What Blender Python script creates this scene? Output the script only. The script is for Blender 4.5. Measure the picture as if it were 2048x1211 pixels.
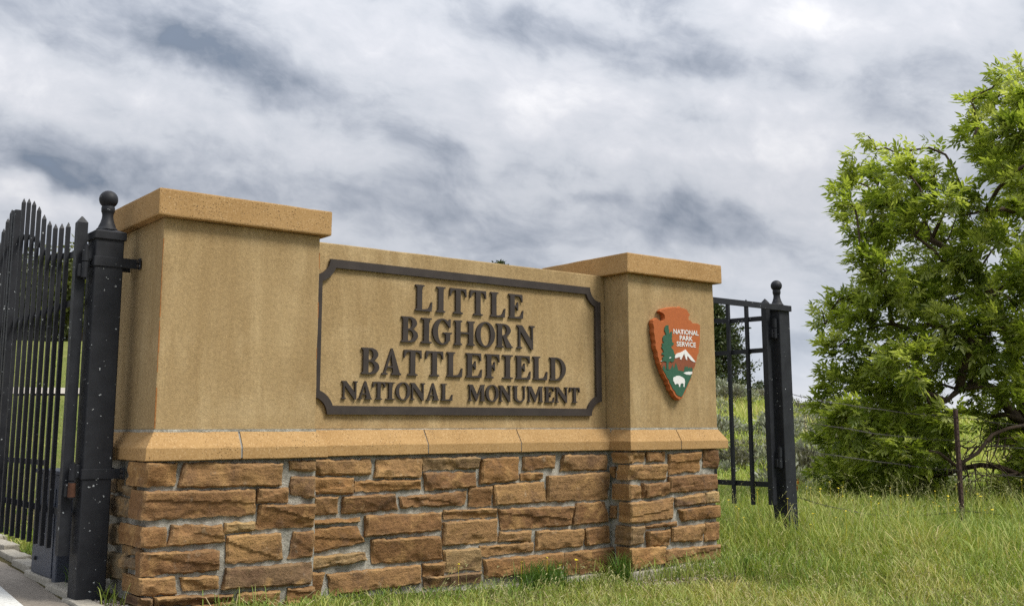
import bpy, bmesh, math, random
import numpy as np
from mathutils import Vector, Matrix, noise

for o in list(bpy.data.objects):
    bpy.data.objects.remove(o)
random.seed(11)
rng = np.random.default_rng(11)
SC = bpy.context.scene
COL = SC.collection
R = math.radians

# ------------------------------------------------------------------ camera
CAM = Vector((-1.869, -5.2364, 0.9086))
cam_data = bpy.data.cameras.new("camera")
cam = bpy.data.objects.new("camera", cam_data)
COL.objects.link(cam)
cam_data.sensor_width = 36
cam_data.lens = 36.30
cam_data.shift_x = -0.00346
cam_data.shift_y = -0.0317
cam_data.clip_start = 0.05
cam_data.clip_end = 20000
YAW, PITCH, ROLL = 0.6763, 0.1507, -0.0029
fw = Vector((math.sin(YAW) * math.cos(PITCH), math.cos(YAW) * math.cos(PITCH), math.sin(PITCH)))
rt = Vector((math.cos(YAW), -math.sin(YAW), 0))
up = rt.cross(fw)
rt2 = math.cos(ROLL) * rt + math.sin(ROLL) * up
up2 = -math.sin(ROLL) * rt + math.cos(ROLL) * up
m = Matrix((rt2, up2, -fw)).transposed().to_4x4()
m.translation = CAM
cam.matrix_world = m
SC.camera = cam

# sky and density settings
SKYX, SKYY = 3.0, 1.0
SKYGAIN = (3.4, 3.4, 3.4)
BANKS = [(-0.348, 0.251, 0.092, 0.023, -0.11), (-0.465, 0.113, 0.077, 0.029, -0.15), (-0.439, 0.098, 0.058, 0.013, -0.08), (-0.079, 0.362, 0.102, 0.023, -0.085), (0.114, 0.364, 0.092, 0.02, -0.06), (0.266, 0.392, 0.097, 0.036, -0.055), (-0.177, 0.234, 0.046, 0.017, -0.07), (-0.138, 0.229, 0.027, 0.018, -0.06), (0.112, 0.232, 0.058, 0.022, -0.1), (0.018, 0.235, 0.029, 0.012, -0.06), (0.067, 0.267, 0.034, 0.013, -0.035), (-0.486, 0.209, 0.107, 0.022, -0.05), (0.234, 0.145, 0.053, 0.013, -0.08), (-0.293, 0.226, 0.029, 0.013, -0.03), (-0.396, 0.24, 0.058, 0.015, -0.03), (-0.172, 0.308, 0.121, 0.058, 0.045), (-0.273, 0.219, 0.082, 0.039, 0.03), (-0.028, 0.306, 0.082, 0.039, 0.04), (-0.459, 0.073, 0.068, 0.015, 0.09), (0.133, 0.416, 0.107, 0.024, 0.05), (0.251, 0.111, 0.077, 0.019, 0.06), (0.145, 0.294, 0.107, 0.029, 0.03), (-0.418, 0.191, 0.073, 0.019, 0.03)]
TUFTS = 1.15
NG1, NG2, NG3, NG4 = 125000, 58000, 40000, 16000

# ------------------------------------------------------------------ node helpers
def nd(nt, t, ins=None, **kw):
    n = nt.nodes.new(t)
    for k, v in kw.items():
        setattr(n, k, v)
    for k, v in (ins or {}).items():
        if isinstance(v, bpy.types.NodeSocket):
            nt.links.new(v, n.inputs[k])
        else:
            n.inputs[k].default_value = v
    return n

def ramp(nt, fac, stops, interp='LINEAR'):
    n = nt.nodes.new('ShaderNodeValToRGB')
    n.color_ramp.interpolation = interp
    el = n.color_ramp.elements
    while len(el) < len(stops):
        el.new(0.5)
    for e, (p, c) in zip(el, stops):
        e.position = p
        e.color = (c, c, c, 1) if isinstance(c, (int, float)) else (*c, 1)
    nt.links.new(fac, n.inputs[0])
    return n.outputs[0]

def mth(nt, op, a, b=0.0, c=None, clamp=False):
    n = nt.nodes.new('ShaderNodeMath')
    n.operation = op
    n.use_clamp = clamp
    for i, v in enumerate((a, b, c)):
        if v is None:
            continue
        if isinstance(v, bpy.types.NodeSocket):
            nt.links.new(v, n.inputs[i])
        else:
            n.inputs[i].default_value = v
    return n.outputs[0]

def mixc(nt, fac, a, b, mode='MIX'):
    n = nt.nodes.new('ShaderNodeMix')
    n.data_type = 'RGBA'
    n.blend_type = mode
    for k, v in ((0, fac), (6, a), (7, b)):
        if isinstance(v, bpy.types.NodeSocket):
            nt.links.new(v, n.inputs[k])
        elif k == 0:
            n.inputs[k].default_value = v
        else:
            n.inputs[k].default_value = (v, v, v, 1) if isinstance(v, (int, float)) else (*v, 1)
    return n.outputs[2]

def noi(nt, vec, scale, detail=4, rough=0.55, dist=0.0):
    return nd(nt, 'ShaderNodeTexNoise', {'Vector': vec, 'Scale': scale, 'Detail': detail, 'Roughness': rough, 'Distortion': dist}).outputs[0]

def mapv(nt, vec, scale=(1, 1, 1), loc=(0, 0, 0), rot=(0, 0, 0)):
    return nd(nt, 'ShaderNodeMapping', {'Vector': vec, 'Scale': scale, 'Location': loc, 'Rotation': rot}).outputs[0]

# ------------------------------------------------------------------ sky, sun, exposure
SUN = Vector((0.36, -0.66, 1.12)).normalized()
sun_d = bpy.data.lights.new("sun", 'SUN')
sun_d.energy = 1.15
sun_d.angle = R(20)
sun_d.color = (1.0, 0.95, 0.86)
sun_o = bpy.data.objects.new("sun", sun_d)
COL.objects.link(sun_o)
sun_o.location = (20, -25, 40)
sun_o.rotation_euler = SUN.to_track_quat('Z', 'Y').to_euler()

world = bpy.data.worlds.new("World")
SC.world = world
world.use_nodes = True
nt = world.node_tree
nt.nodes.clear()
out = nd(nt, 'ShaderNodeOutputWorld')
sky = nd(nt, 'ShaderNodeTexSky', sky_type='NISHITA', sun_disc=False, sun_elevation=math.asin(SUN.z),
         sun_rotation=math.atan2(SUN.x, SUN.y), altitude=900, air_density=1.0, dust_density=1.5, ozone_density=1.0)
tc = nd(nt, 'ShaderNodeTexCoord').outputs['Generated']
sep = nd(nt, 'ShaderNodeSeparateXYZ', {0: tc})
# cloud layers: a flat deck seen in perspective, turned to the wind, warped, billowed
q1 = mapv(nt, tc, rot=(0, 0, YAW))
q2 = mapv(nt, q1, rot=(0, R(-16), 0), loc=(SKYX, SKYY, 0))
s2 = nd(nt, 'ShaderNodeSeparateXYZ', {0: q1})
dk = mth(nt, 'ADD', mth(nt, 'MAXIMUM', s2.outputs[2], 0.0), 0.22)
deck = nd(nt, 'ShaderNodeCombineXYZ', {0: mth(nt, 'DIVIDE', s2.outputs[0], dk), 1: mth(nt, 'DIVIDE', s2.outputs[1], dk), 2: 0.7}).outputs[0]
deck = mapv(nt, deck, rot=(0, 0, R(-22)), loc=(SKYX, SKYY, 0))
def warp(v, sc, amt):
    w_ = nd(nt, 'ShaderNodeTexNoise', {'Vector': v, 'Scale': sc, 'Detail': 3.0}).outputs[1]
    w_ = nd(nt, 'ShaderNodeVectorMath', {0: w_, 1: (0.5, 0.5, 0.5)}, operation='SUBTRACT').outputs[0]
    return nd(nt, 'ShaderNodeVectorMath', {0: v, 1: nd(nt, 'ShaderNodeVectorMath', {0: w_, 1: amt}, operation='MULTIPLY').outputs[0]}, operation='ADD').outputs[0]
q3 = warp(warp(q2, 3.4, (0.10, 0.10, 0.07)), 11.0, (0.05, 0.05, 0.04))
dw = warp(deck, 1.6, (0.5, 0.4, 0.0))
broad = noi(nt, mapv(nt, q3, scale=(1.0, 1.0, 2.2)), 2.4, 3, 0.5)
mid = noi(nt, mapv(nt, dw, scale=(0.55, 1.0, 1.0)), 2.1, 7, 0.55)
bil = noi(nt, mapv(nt, q3, scale=(1.0, 1.0, 1.6)), 9.0, 8, 0.57)
bil2 = noi(nt, mapv(nt, q3, scale=(1.0, 1.0, 1.4)), 27.0, 7, 0.62)
# billows: folded noise gives rounded tops with crisp undersides
fold = mth(nt, 'ABSOLUTE', mth(nt, 'SUBTRACT', noi(nt, mapv(nt, q3, scale=(1.0, 1.0, 1.8)), 6.0, 6, 0.56), 0.5))
cl = mth(nt, 'ADD', mth(nt, 'MULTIPLY', broad, 0.18), mth(nt, 'ADD', mth(nt, 'MULTIPLY', mid, 0.30), mth(nt, 'ADD', mth(nt, 'ADD', mth(nt, 'MULTIPLY', bil, 0.30), mth(nt, 'MULTIPLY', bil2, 0.10)), mth(nt, 'MULTIPLY', fold, 0.24))))
# the larger dark bases and bright rifts of this sky, placed by direction (along and across the wind)
s3_ = nd(nt, 'ShaderNodeSeparateXYZ', {0: warp(warp(q2, 7.0, (0.06, 0.06, 0.04)), 24.0, (0.035, 0.035, 0.026))})
def bank(xc, zc, wx, wz, amp):
    a_ = mth(nt, 'DIVIDE', mth(nt, 'SUBTRACT', s3_.outputs[0], xc + SKYX), wx)
    b_ = mth(nt, 'DIVIDE', mth(nt, 'SUBTRACT', s3_.outputs[2], zc), wz)
    r_ = mth(nt, 'SQRT', mth(nt, 'ADD', mth(nt, 'MULTIPLY', a_, a_), mth(nt, 'MULTIPLY', b_, b_)))
    return nd(nt, 'ShaderNodeMapRange', {0: r_, 1: 0.0, 2: 1.5, 3: amp, 4: 0.0}, interpolation_type='SMOOTHSTEP').outputs[0]
for b in BANKS:
    cl = mth(nt, 'ADD', cl, bank(*b))
ccol = ramp(nt, cl, [(0.32, (0.17, 0.205, 0.265)), (0.40, (0.35, 0.38, 0.44)), (0.457, (0.49, 0.515, 0.565)), (0.515, (0.57, 0.585, 0.63)), (0.60, (0.75, 0.75, 0.77))])
low = nd(nt, 'ShaderNodeMapRange', {0: sep.outputs[2], 1: 0.0, 2: 0.20, 3: 1.0, 4: 0.0}, interpolation_type='SMOOTHSTEP').outputs[0]
ccol = mixc(nt, mth(nt, 'MULTIPLY', low, 0.50), ccol, (0.54, 0.60, 0.685))
haze0 = nd(nt, 'ShaderNodeMapRange', {0: sep.outputs[2], 1: 0.0, 2: 0.06, 3: 0.55, 4: 0.0}, interpolation_type='SMOOTHSTEP').outputs[0]
ccol = mixc(nt, haze0, ccol, (0.80, 0.78, 0.76))
# overcast skies brighten from the horizon to the zenith (1 + 2 sin h)
zen = mth(nt, 'MULTIPLY', mth(nt, 'ADD', mth(nt, 'MULTIPLY', mth(nt, 'MAXIMUM', sep.outputs[2], 0.0), 2.0), 1.0), 0.70)
zen = mth(nt, 'MAXIMUM', zen, 1.0)
ccol = mixc(nt, 1.0, ccol, SKYGAIN, 'MULTIPLY')
ccol = nd(nt, 'ShaderNodeVectorMath', {0: ccol, 3: zen}, operation='SCALE').outputs[0]
gap = nd(nt, 'ShaderNodeMapRange', {0: cl, 1: 0.24, 2: 0.34, 3: 0.04, 4: 0.0}).outputs[0]
skyc = mixc(nt, gap, ccol, sky.outputs[0])
bg = nd(nt, 'ShaderNodeBackground', {0: skyc, 1: 0.1})
nt.links.new(bg.outputs[0], out.inputs[0])

SC.view_settings.view_transform = 'Standard'
SC.view_settings.look = 'None'
SC.view_settings.exposure = 1.80
SC.view_settings.gamma = 1.0
SC.view_settings.use_curve_mapping = False
SC.cycles.use_denoising = False
SC.cycles.max_bounces = 6
SC.cycles.transparent_max_bounces = 4

# ------------------------------------------------------------------ materials
def mat(name):
    mt = bpy.data.materials.new(name)
    mt.use_nodes = True
    t = mt.node_tree
    b = t.nodes['Principled BSDF']
    b.inputs['Specular IOR Level'].default_value = 0.3
    return mt, t, b

def objco(t):
    return nd(t, 'ShaderNodeTexCoord').outputs['Object']

def geoco(t):
    return nd(t, 'ShaderNodeNewGeometry').outputs['Position']

def bump(t, b, h, strength=0.5, dist=0.01):
    n = nd(t, 'ShaderNodeBump', {'Height': h, 'Strength': strength, 'Distance': dist})
    t.links.new(n.outputs[0], b.inputs['Normal'])

M = {}
# stucco
mt, t, b = mat('stucco'); p = geoco(t)
streak = noi(t, mapv(t, p, (6.5, 6.5, 0.9)), 1.0, 5, 0.62, 0.5)
cloud = noi(t, p, 2.6, 5, 0.6)
grain = noi(t, p, 150, 3, 0.75)
grain2 = noi(t, p, 48, 4, 0.75)
c = mixc(t, ramp(t, streak, [(0.34, 0.0), (0.68, 1.0)]), (0.320, 0.228, 0.118), (0.475, 0.365, 0.212))
c = mixc(t, ramp(t, cloud, [(0.38, 0.60), (0.62, 0.0)]), c, (0.335, 0.240, 0.125))
c = mixc(t, ramp(t, cloud, [(0.55, 0.0), (0.75, 0.5)]), c, (0.52, 0.41, 0.255))
c = mixc(t, 0.85, c, mixc(t, ramp(t, grain, [(0.32, 0.0), (0.66, 1.0)]), 0.72, 1.22), 'MULTIPLY')
c = mixc(t, 0.6, c, mixc(t, ramp(t, grain2, [(0.34, 0.0), (0.64, 1.0)]), 0.76, 1.20), 'MULTIPLY')
c = mixc(t, 1.0, c, (0.955, 0.915, 0.825), 'MULTIPLY')
t.links.new(c, b.inputs['Base Color'])
b.inputs['Roughness'].default_value = 0.95
bump(t, b, mth(t, 'ADD', grain, mth(t, 'MULTIPLY', grain2, 0.8)), 0.5, 0.004)
M['stucco'] = mt
# precast concrete caps and ledge
mt, t, b = mat('precast'); p = geoco(t)
pit = nd(t, 'ShaderNodeTexVoronoi', {'Vector': p, 'Scale': 80.0}).outputs[0]
sp = noi(t, p, 105, 3, 0.7)
cl2 = noi(t, p, 3.0, 5, 0.65)
c = mixc(t, ramp(t, cl2, [(0.3, 0.0), (0.7, 1.0)]), (0.38, 0.240, 0.105), (0.475, 0.318, 0.155))
c = mixc(t, ramp(t, sp, [(0.56, 0.0), (0.68, 0.7)]), c, (0.66, 0.50, 0.32))
c = mixc(t, ramp(t, sp, [(0.32, 0.60), (0.44, 0.0)]), c, (0.23, 0.135, 0.06))
pm = noi(t, p, 9, 3, 0.6)
pitf = mth(t, 'MULTIPLY', ramp(t, pit, [(0.14, 1.0), (0.26, 0.0)]), ramp(t, pm, [(0.42, 0.15), (0.62, 1.0)]))
c = mixc(t, pitf, c, (0.07, 0.045, 0.03))
rnd = nd(t, 'ShaderNodeObjectInfo').outputs['Random']
c = mixc(t, 1.0, c, mixc(t, rnd, (0.84, 0.79, 0.695), (0.945, 0.87, 0.75)), 'MULTIPLY')
t.links.new(c, b.inputs['Base Color'])
b.inputs['Roughness'].default_value = 0.9
bump(t, b, mth(t, 'SUBTRACT', mth(t, 'MULTIPLY', sp, 0.5), pitf), 0.5, 0.003)
M['precast'] = mt
# sandstone
mt, t, b = mat('sandstone'); p = geoco(t)
gn = nd(t, 'ShaderNodeNewGeometry')
oi = nd(t, 'ShaderNodeObjectInfo')
rnd = oi.outputs['Random']
shift = nd(t, 'ShaderNodeCombineXYZ', {0: mth(t, 'MULTIPLY', rnd, 57.0), 1: mth(t, 'MULTIPLY', rnd, 31.0), 2: mth(t, 'MULTIPLY', rnd, 83.0)}).outputs[0]
ps = nd(t, 'ShaderNodeVectorMath', {0: p, 1: shift}, operation='ADD').outputs[0]
bed = noi(t, mapv(t, ps, (3, 3, 34)), 1.0, 4, 0.6, 0.8)
blotch = noi(t, ps, 6, 5, 0.62, 0.6)
gr = noi(t, ps, 130, 3, 0.7)
rough_n = noi(t, ps, 32, 6, 0.7)
base = ramp(t, rnd, [(0.0, (0.165, 0.088, 0.042)), (0.22, (0.290, 0.160, 0.066)), (0.45, (0.205, 0.112, 0.054)), (0.68, (0.325, 0.195, 0.090)), (0.86, (0.130, 0.078, 0.052)), (1.0, (0.42, 0.30, 0.150))])
c = mixc(t, ramp(t, bed, [(0.36, 0.40), (0.52, 0.0)]), base, mixc(t, 1.0, base, (0.62, 0.58, 0.58), 'MULTIPLY'))
c = mixc(t, ramp(t, blotch, [(0.53, 0.0), (0.66, 0.65)]), c, (0.43, 0.265, 0.115))
c = mixc(t, ramp(t, blotch, [(0.33, 0.75), (0.45, 0.0)]), c, (0.135, 0.080, 0.050))
gl = noi(t, mapv(t, ps, (6, 6, 5)), 2.2, 5, 0.7)
c = mixc(t, ramp(t, gl, [(0.62, 0.0), (0.74, 0.5)]), c, (0.43, 0.38, 0.31))
c = mixc(t, ramp(t, gn.outputs['Pointiness'], [(0.51, 0.0), (0.66, 0.45)]), c, (0.50, 0.36, 0.20))
c = mixc(t, 0.8, c, mixc(t, ramp(t, gr, [(0.3, 0.0), (0.7, 1.0)]), 0.70, 1.28), 'MULTIPLY')
c = mixc(t, 0.6, c, mixc(t, ramp(t, rough_n, [(0.32, 0.0), (0.62, 1.0)]), 0.70, 1.18), 'MULTIPLY')
c = mixc(t, 1.0, c, (1.06, 1.02, 0.92), 'MULTIPLY')
t.links.new(c, b.inputs['Base Color'])
b.inputs['Roughness'].default_value = 0.92
hh = mth(t, 'ADD', mth(t, 'MULTIPLY', bed, 0.35), mth(t, 'ADD', mth(t, 'MULTIPLY', gr, 0.25), mth(t, 'MULTIPLY', rough_n, 1.1)))
bump(t, b, hh, 1.0, 0.014)
M['stone'] = mt
# weathered grey side stones
mt2 = mt.copy(); mt2.name = 'sandstone_weathered'; M['stone_grey'] = mt2
t2 = mt2.node_tree
for n in t2.nodes:
    if n.type == 'VALTORGB' and len(n.color_ramp.elements) == 6:
        for e in n.color_ramp.elements:
            r_, g_, b_, _ = e.color
            e.color = (r_ * .40 + .085, g_ * .45 + .075, b_ * .5 + .06, 1)
# mortar
mt, t, b = mat('mortar'); p = geoco(t)
c = mixc(t, ramp(t, noi(t, p, 14, 5, 0.65), [(0.32, 0.0), (0.66, 1.0)]), (0.21, 0.198, 0.165), (0.47, 0.45, 0.39))
c = mixc(t, 0.6, c, mixc(t, ramp(t, noi(t, p, 150, 3, 0.7), [(0.35, 0.0), (0.65, 1.0)]), 0.6, 1.3), 'MULTIPLY')
t.links.new(c, b.inputs['Base Color']); b.inputs['Roughness'].default_value = 0.95
bump(t, b, mth(t, 'ADD', noi(t, p, 130, 3, 0.7), noi(t, p, 30, 4)), 0.9, 0.008)
M['mortar'] = mt
# joint sealant between precast blocks
mt, t, b = mat('joint_mortar'); b.inputs['Base Color'].default_value = (0.26, 0.25, 0.225, 1); b.inputs['Roughness'].default_value = 0.9
M['joint'] = mt
# black painted iron with chipped paint
mt, t, b = mat('black_iron'); p = geoco(t)
n1 = noi(t, p, 46, 2, 0.5); n2 = noi(t, p, 3.2, 3, 0.5)
chip = mth(t, 'MULTIPLY', ramp(t, n1, [(0.715, 0.0), (0.73, 1.0)]), ramp(t, n2, [(0.42, 0.0), (0.56, 1.0)]))
c = mixc(t, ramp(t, noi(t, p, 12, 4, 0.6), [(0.3, 0.0), (0.7, 1.0)]), (0.011, 0.012, 0.0155), (0.021, 0.023, 0.028))
vo = nd(t, 'ShaderNodeTexVoronoi', {'Vector': p, 'Scale': 26.0})
keepc = nd(t, 'ShaderNodeSeparateColor', {0: vo.outputs[1]}).outputs
spk = mth(t, 'MULTIPLY', mth(t, 'LESS_THAN', vo.outputs[0], mth(t, 'MULTIPLY', keepc[1], 0.10)), mth(t, 'GREATER_THAN', keepc[0], 0.915))
spk = mth(t, 'MULTIPLY', spk, ramp(t, n2, [(0.44, 0.0), (0.52, 1.0)]))
chip = mth(t, 'MAXIMUM', chip, spk)
c = mixc(t, chip, c, (0.42, 0.45, 0.46))
t.links.new(c, b.inputs['Base Color']); b.inputs['Roughness'].default_value = 0.42
b.inputs['Specular IOR Level'].default_value = 0.28
t.links.new(ramp(t, noi(t, p, 25, 3), [(0.3, 0.50), (0.7, 0.68)]), b.inputs['Roughness'])
bump(t, b, noi(t, p, 300, 2), 0.12, 0.002)
M['iron'] = mt
# bronze letters
mt, t, b = mat('dark_bronze'); p = geoco(t)
c = mixc(t, ramp(t, noi(t, p, 10, 4), [(0.3, 0.0), (0.7, 1.0)]), (0.034, 0.027, 0.024), (0.050, 0.040, 0.035))
t.links.new(c, b.inputs['Base Color']); b.inputs['Roughness'].default_value = 0.6
bump(t, b, noi(t, p, 260, 2), 0.25, 0.002)
M['bronze'] = mt

def paint(name, col, rough=0.7, var=0.12):
    mt, t, b = mat(name); p = geoco(t)
    k = ramp(t, noi(t, p, 40, 4, 0.7), [(0.3, 1 - var), (0.7, 1 + var)])
    t.links.new(mixc(t, 1.0, col, k, 'MULTIPLY'), b.inputs['Base Color'])
    b.inputs['Roughness'].default_value = rough
    bump(t, b, noi(t, p, 170, 3), 0.3, 0.002)
    M[name] = mt
    return mt
paint('emblem_brown', (0.40, 0.112, 0.032)); paint('emblem_green', (0.032, 0.105, 0.062)); paint('emblem_mountain', (0.22, 0.068, 0.032))
paint('emblem_white', (0.72, 0.72, 0.70), 0.6, 0.05)
paint('concrete', (0.34, 0.315, 0.265), 0.9, 0.3); paint('cabinet_grey', (0.055, 0.064, 0.088), 0.45, 0.1)
paint('road_concrete', (0.23, 0.20, 0.165), 0.9, 0.25); paint('white_line', (0.60, 0.60, 0.57), 0.8, 0.2)
paint('rust_steel', (0.050, 0.028, 0.022), 0.75, 0.5); paint('wire_steel', (0.050, 0.044, 0.040), 0.6, 0.3)
paint('sign_red', (0.40, 0.012, 0.015), 0.5); paint('rust', (0.075, 0.034, 0.020), 0.9, 0.4)
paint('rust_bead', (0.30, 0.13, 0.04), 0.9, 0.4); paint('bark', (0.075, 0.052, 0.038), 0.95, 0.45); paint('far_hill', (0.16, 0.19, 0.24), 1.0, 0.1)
paint('yellow_petal', (0.60, 0.48, 0.03), 0.7); paint('orange_petal', (0.62, 0.20, 0.01), 0.7); paint('cream_petal', (0.62, 0.55, 0.30), 0.7)
paint('pale_path', (0.36, 0.33, 0.28), 0.95)

def leafmat(name, att=True, cols=None, trans=0.35, rough=0.5):
    mt, t, b = mat(name)
    a = nd(t, 'ShaderNodeAttribute', attribute_name='tint').outputs[0]
    if cols:
        rr = nd(t, 'ShaderNodeObjectInfo').outputs['Random']
        a2 = nd(t, 'ShaderNodeSeparateColor', {0: a}).outputs[0]
        fac = mth(t, 'ADD', mth(t, 'MULTIPLY', a2, 0.86), mth(t, 'MULTIPLY', rr, 0.14))
        col = ramp(t, fac, cols)
    else:
        col = a
    t.links.new(col, b.inputs['Base Color'])
    b.inputs['Roughness'].default_value = rough
    b.inputs['Specular IOR Level'].default_value = 0.35
    tr = nd(t, 'ShaderNodeBsdfTranslucent', {0: mixc(t, 1.0, col, (1.5, 1.55, 0.8), 'MULTIPLY')})
    ms = nd(t, 'ShaderNodeMixShader', {0: trans, 1: b.outputs[0], 2: tr.outputs[0]})
    t.links.new(ms.outputs[0], t.nodes['Material Output'].inputs[0])
    M[name] = mt
leafmat('blade', trans=0.25, rough=0.6)
leafmat('leaf', cols=[(0.0, (0.105, 0.150, 0.022)), (0.35, (0.205, 0.255, 0.040)), (0.66, (0.320, 0.365, 0.080)), (1.0, (0.52, 0.54, 0.24))], trans=0.54, rough=0.42)
leafmat('pine_needles', cols=[(0.0, (0.024, 0.040, 0.013)), (0.6, (0.050, 0.070, 0.021)), (1.0, (0.095, 0.110, 0.035))], trans=0.12)
leafmat('sage_leaves', cols=[(0.0, (0.16, 0.172, 0.120)), (0.6, (0.31, 0.325, 0.24)), (1.0, (0.43, 0.445, 0.34))], trans=0.15)
leafmat('sage_dark', cols=[(0.0, (0.095, 0.092, 0.065)), (0.6, (0.165, 0.160, 0.112)), (1.0, (0.24, 0.235, 0.165))], trans=0.15)
leafmat('far_leaves', cols=[(0.0, (0.040, 0.055, 0.014)), (0.6, (0.085, 0.100, 0.025)), (1.0, (0.14, 0.15, 0.045))], trans=0.2)
# ground
mt, t, b = mat('turf'); p = geoco(t)
g1 = noi(t, p, 0.35, 5, 0.6); g2 = noi(t, p, 9, 5, 0.7); g3 = noi(t, p, 60, 3, 0.7)
c = mixc(t, ramp(t, g1, [(0.35, 0.0), (0.65, 1.0)]), (0.150, 0.185, 0.045), (0.225, 0.240, 0.075))
c = mixc(t, ramp(t, g2, [(0.50, 0.0), (0.70, 0.6)]), c, (0.23, 0.20, 0.085))
c = mixc(t, 0.85, c, mixc(t, ramp(t, g3, [(0.3, 0.0), (0.7, 1.0)]), 0.55, 1.35), 'MULTIPLY')
near = nd(t, 'ShaderNodeAttribute', attribute_name='soil').outputs[2]
c = mixc(t, near, c, mixc(t, ramp(t, g2, [(0.3, 0.0), (0.7, 1.0)]), (0.085, 0.075, 0.035), (0.17, 0.145, 0.075)))
t.links.new(c, b.inputs['Base Color']); b.inputs['Roughness'].default_value = 1.0
b.inputs['Specular IOR Level'].default_value = 0.05
bump(t, b, mth(t, 'ADD', g2, mth(t, 'MULTIPLY', g3, 0.6)), 1.0, 0.05)
M['turf'] = mt
mt, t, b = mat('gravel'); 
a = nd(t, 'ShaderNodeAttribute', attribute_name='tint').outputs[0]
t.links.new(a, b.inputs['Base Color']); b.inputs['Roughness'].default_value = 0.9
M['gravel'] = mt
# ------------------------------------------------------------------ object helpers
def link(name, me, parent=None, mats=(), loc=None):
    o = bpy.data.objects.new(name, me)
    COL.objects.link(o)
    if me is not None:
        for k in mats:
            if M[k].name not in [mm.name for mm in me.materials if mm]:
                me.materials.append(M[k])
    if loc is not None:
        o.location = loc
    if parent is not None:
        o.parent = parent
        if loc is None:
            o.matrix_parent_inverse = Matrix.Translation(-parent.location)
    return o

def tag(o, label, cat=None, group=None, kind=None):
    o['label'] = label
    if cat: o['category'] = cat
    if group: o['group'] = group
    if kind: o['kind'] = kind
    return o

def thing(name, label, cat, loc=(0, 0, 0), group=None):
    o = bpy.data.objects.new(name, None)
    COL.objects.link(o)
    o.location = loc
    o.empty_display_size = 0.1
    return tag(o, label, cat, group)

def mesh(name, verts, faces, smooth=False):
    me = bpy.data.meshes.new(name)
    me.from_pydata([tuple(v) for v in verts], [], faces)
    if smooth:
        me.polygons.foreach_set('use_smooth', [True] * len(me.polygons))
    me.update()
    return me

def bm_mesh(name, bm, smooth=False):
    me = bpy.data.meshes.new(name)
    bmesh.ops.recalc_face_normals(bm, faces=bm.faces[:])
    bm.to_mesh(me); bm.free()
    if smooth:
        me.polygons.foreach_set('use_smooth', [True] * len(me.polygons))
    return me

def bbox(bm, x0, x1, y0, y1, z0, z1, bev=0.0, seg=2):
    vs = [bm.verts.new((x, y, z)) for z in (z0, z1) for y in (y0, y1) for x in (x0, x1)]
    fs = [bm.faces.new([vs[i] for i in q]) for q in ((0, 2, 3, 1), (4, 5, 7, 6), (0, 1, 5, 4), (2, 6, 7, 3), (0, 4, 6, 2), (1, 3, 7, 5))]
    if bev > 0:
        es = list({e for f in fs for e in f.edges})
        bmesh.ops.bevel(bm, geom=es, offset=bev, segments=seg, affect='EDGES', profile=0.6)

def box_obj(name, x0, x1, y0, y1, z0, z1, m_, parent, bev=0.004, seg=2):
    bm = bmesh.new()
    bbox(bm, x0, x1, y0, y1, z0, z1, bev, seg)
    return link(name, bm_mesh(name, bm), parent, (m_,))

def rough_box(name, x0, x1, y0, y1, z0, z1, m_, parent, cuts, amp, freq=6, bev=0.008):
    """box with slightly uneven faces and worn arrises"""
    bm = bmesh.new()
    bbox(bm, x0, x1, y0, y1, z0, z1, bev, 2)
    for ax, n in enumerate(cuts):
        lo, hi = ((x0, x1), (y0, y1), (z0, z1))[ax]
        for i in range(1, n):
            co = [0, 0, 0]; co[ax] = lo + (hi - lo) * i / n
            no = [0, 0, 0]; no[ax] = 1
            bmesh.ops.bisect_plane(bm, geom=bm.verts[:] + bm.edges[:] + bm.faces[:], plane_co=co, plane_no=no)
    for v in bm.verts:
        v.co += amp * noise.noise_vector(v.co * freq) + amp * 0.5 * noise.noise_vector(v.co * freq * 4)
    return link(name, bm_mesh(name, bm), parent, (m_,))

def tube(bm, pts, rads, n=6):
    """tapered tube through points"""
    rings = []
    P = [Vector(p) for p in pts]
    for i, p in enumerate(P):
        d = (P[min(i + 1, len(P) - 1)] - P[max(i - 1, 0)])
        if d.length < 1e-6: d = Vector((0, 0, 1))
        d.normalize()
        a = d.orthogonal().normalized() if i == 0 else (ax_ - d * ax_.dot(d)).normalized()
        ax_ = a
        b_ = d.cross(a)
        rings.append([bm.verts.new(p + (a * math.cos(k * 2 * math.pi / n) + b_ * math.sin(k * 2 * math.pi / n)) * rads[i]) for k in range(n)])
    for r0, r1 in zip(rings, rings[1:]):
        for k in range(n):
            bm.faces.new((r0[k], r0[(k + 1) % n], r1[(k + 1) % n], r1[k]))
    bm.faces.new(rings[0][::-1]); bm.faces.new(rings[-1])

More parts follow.
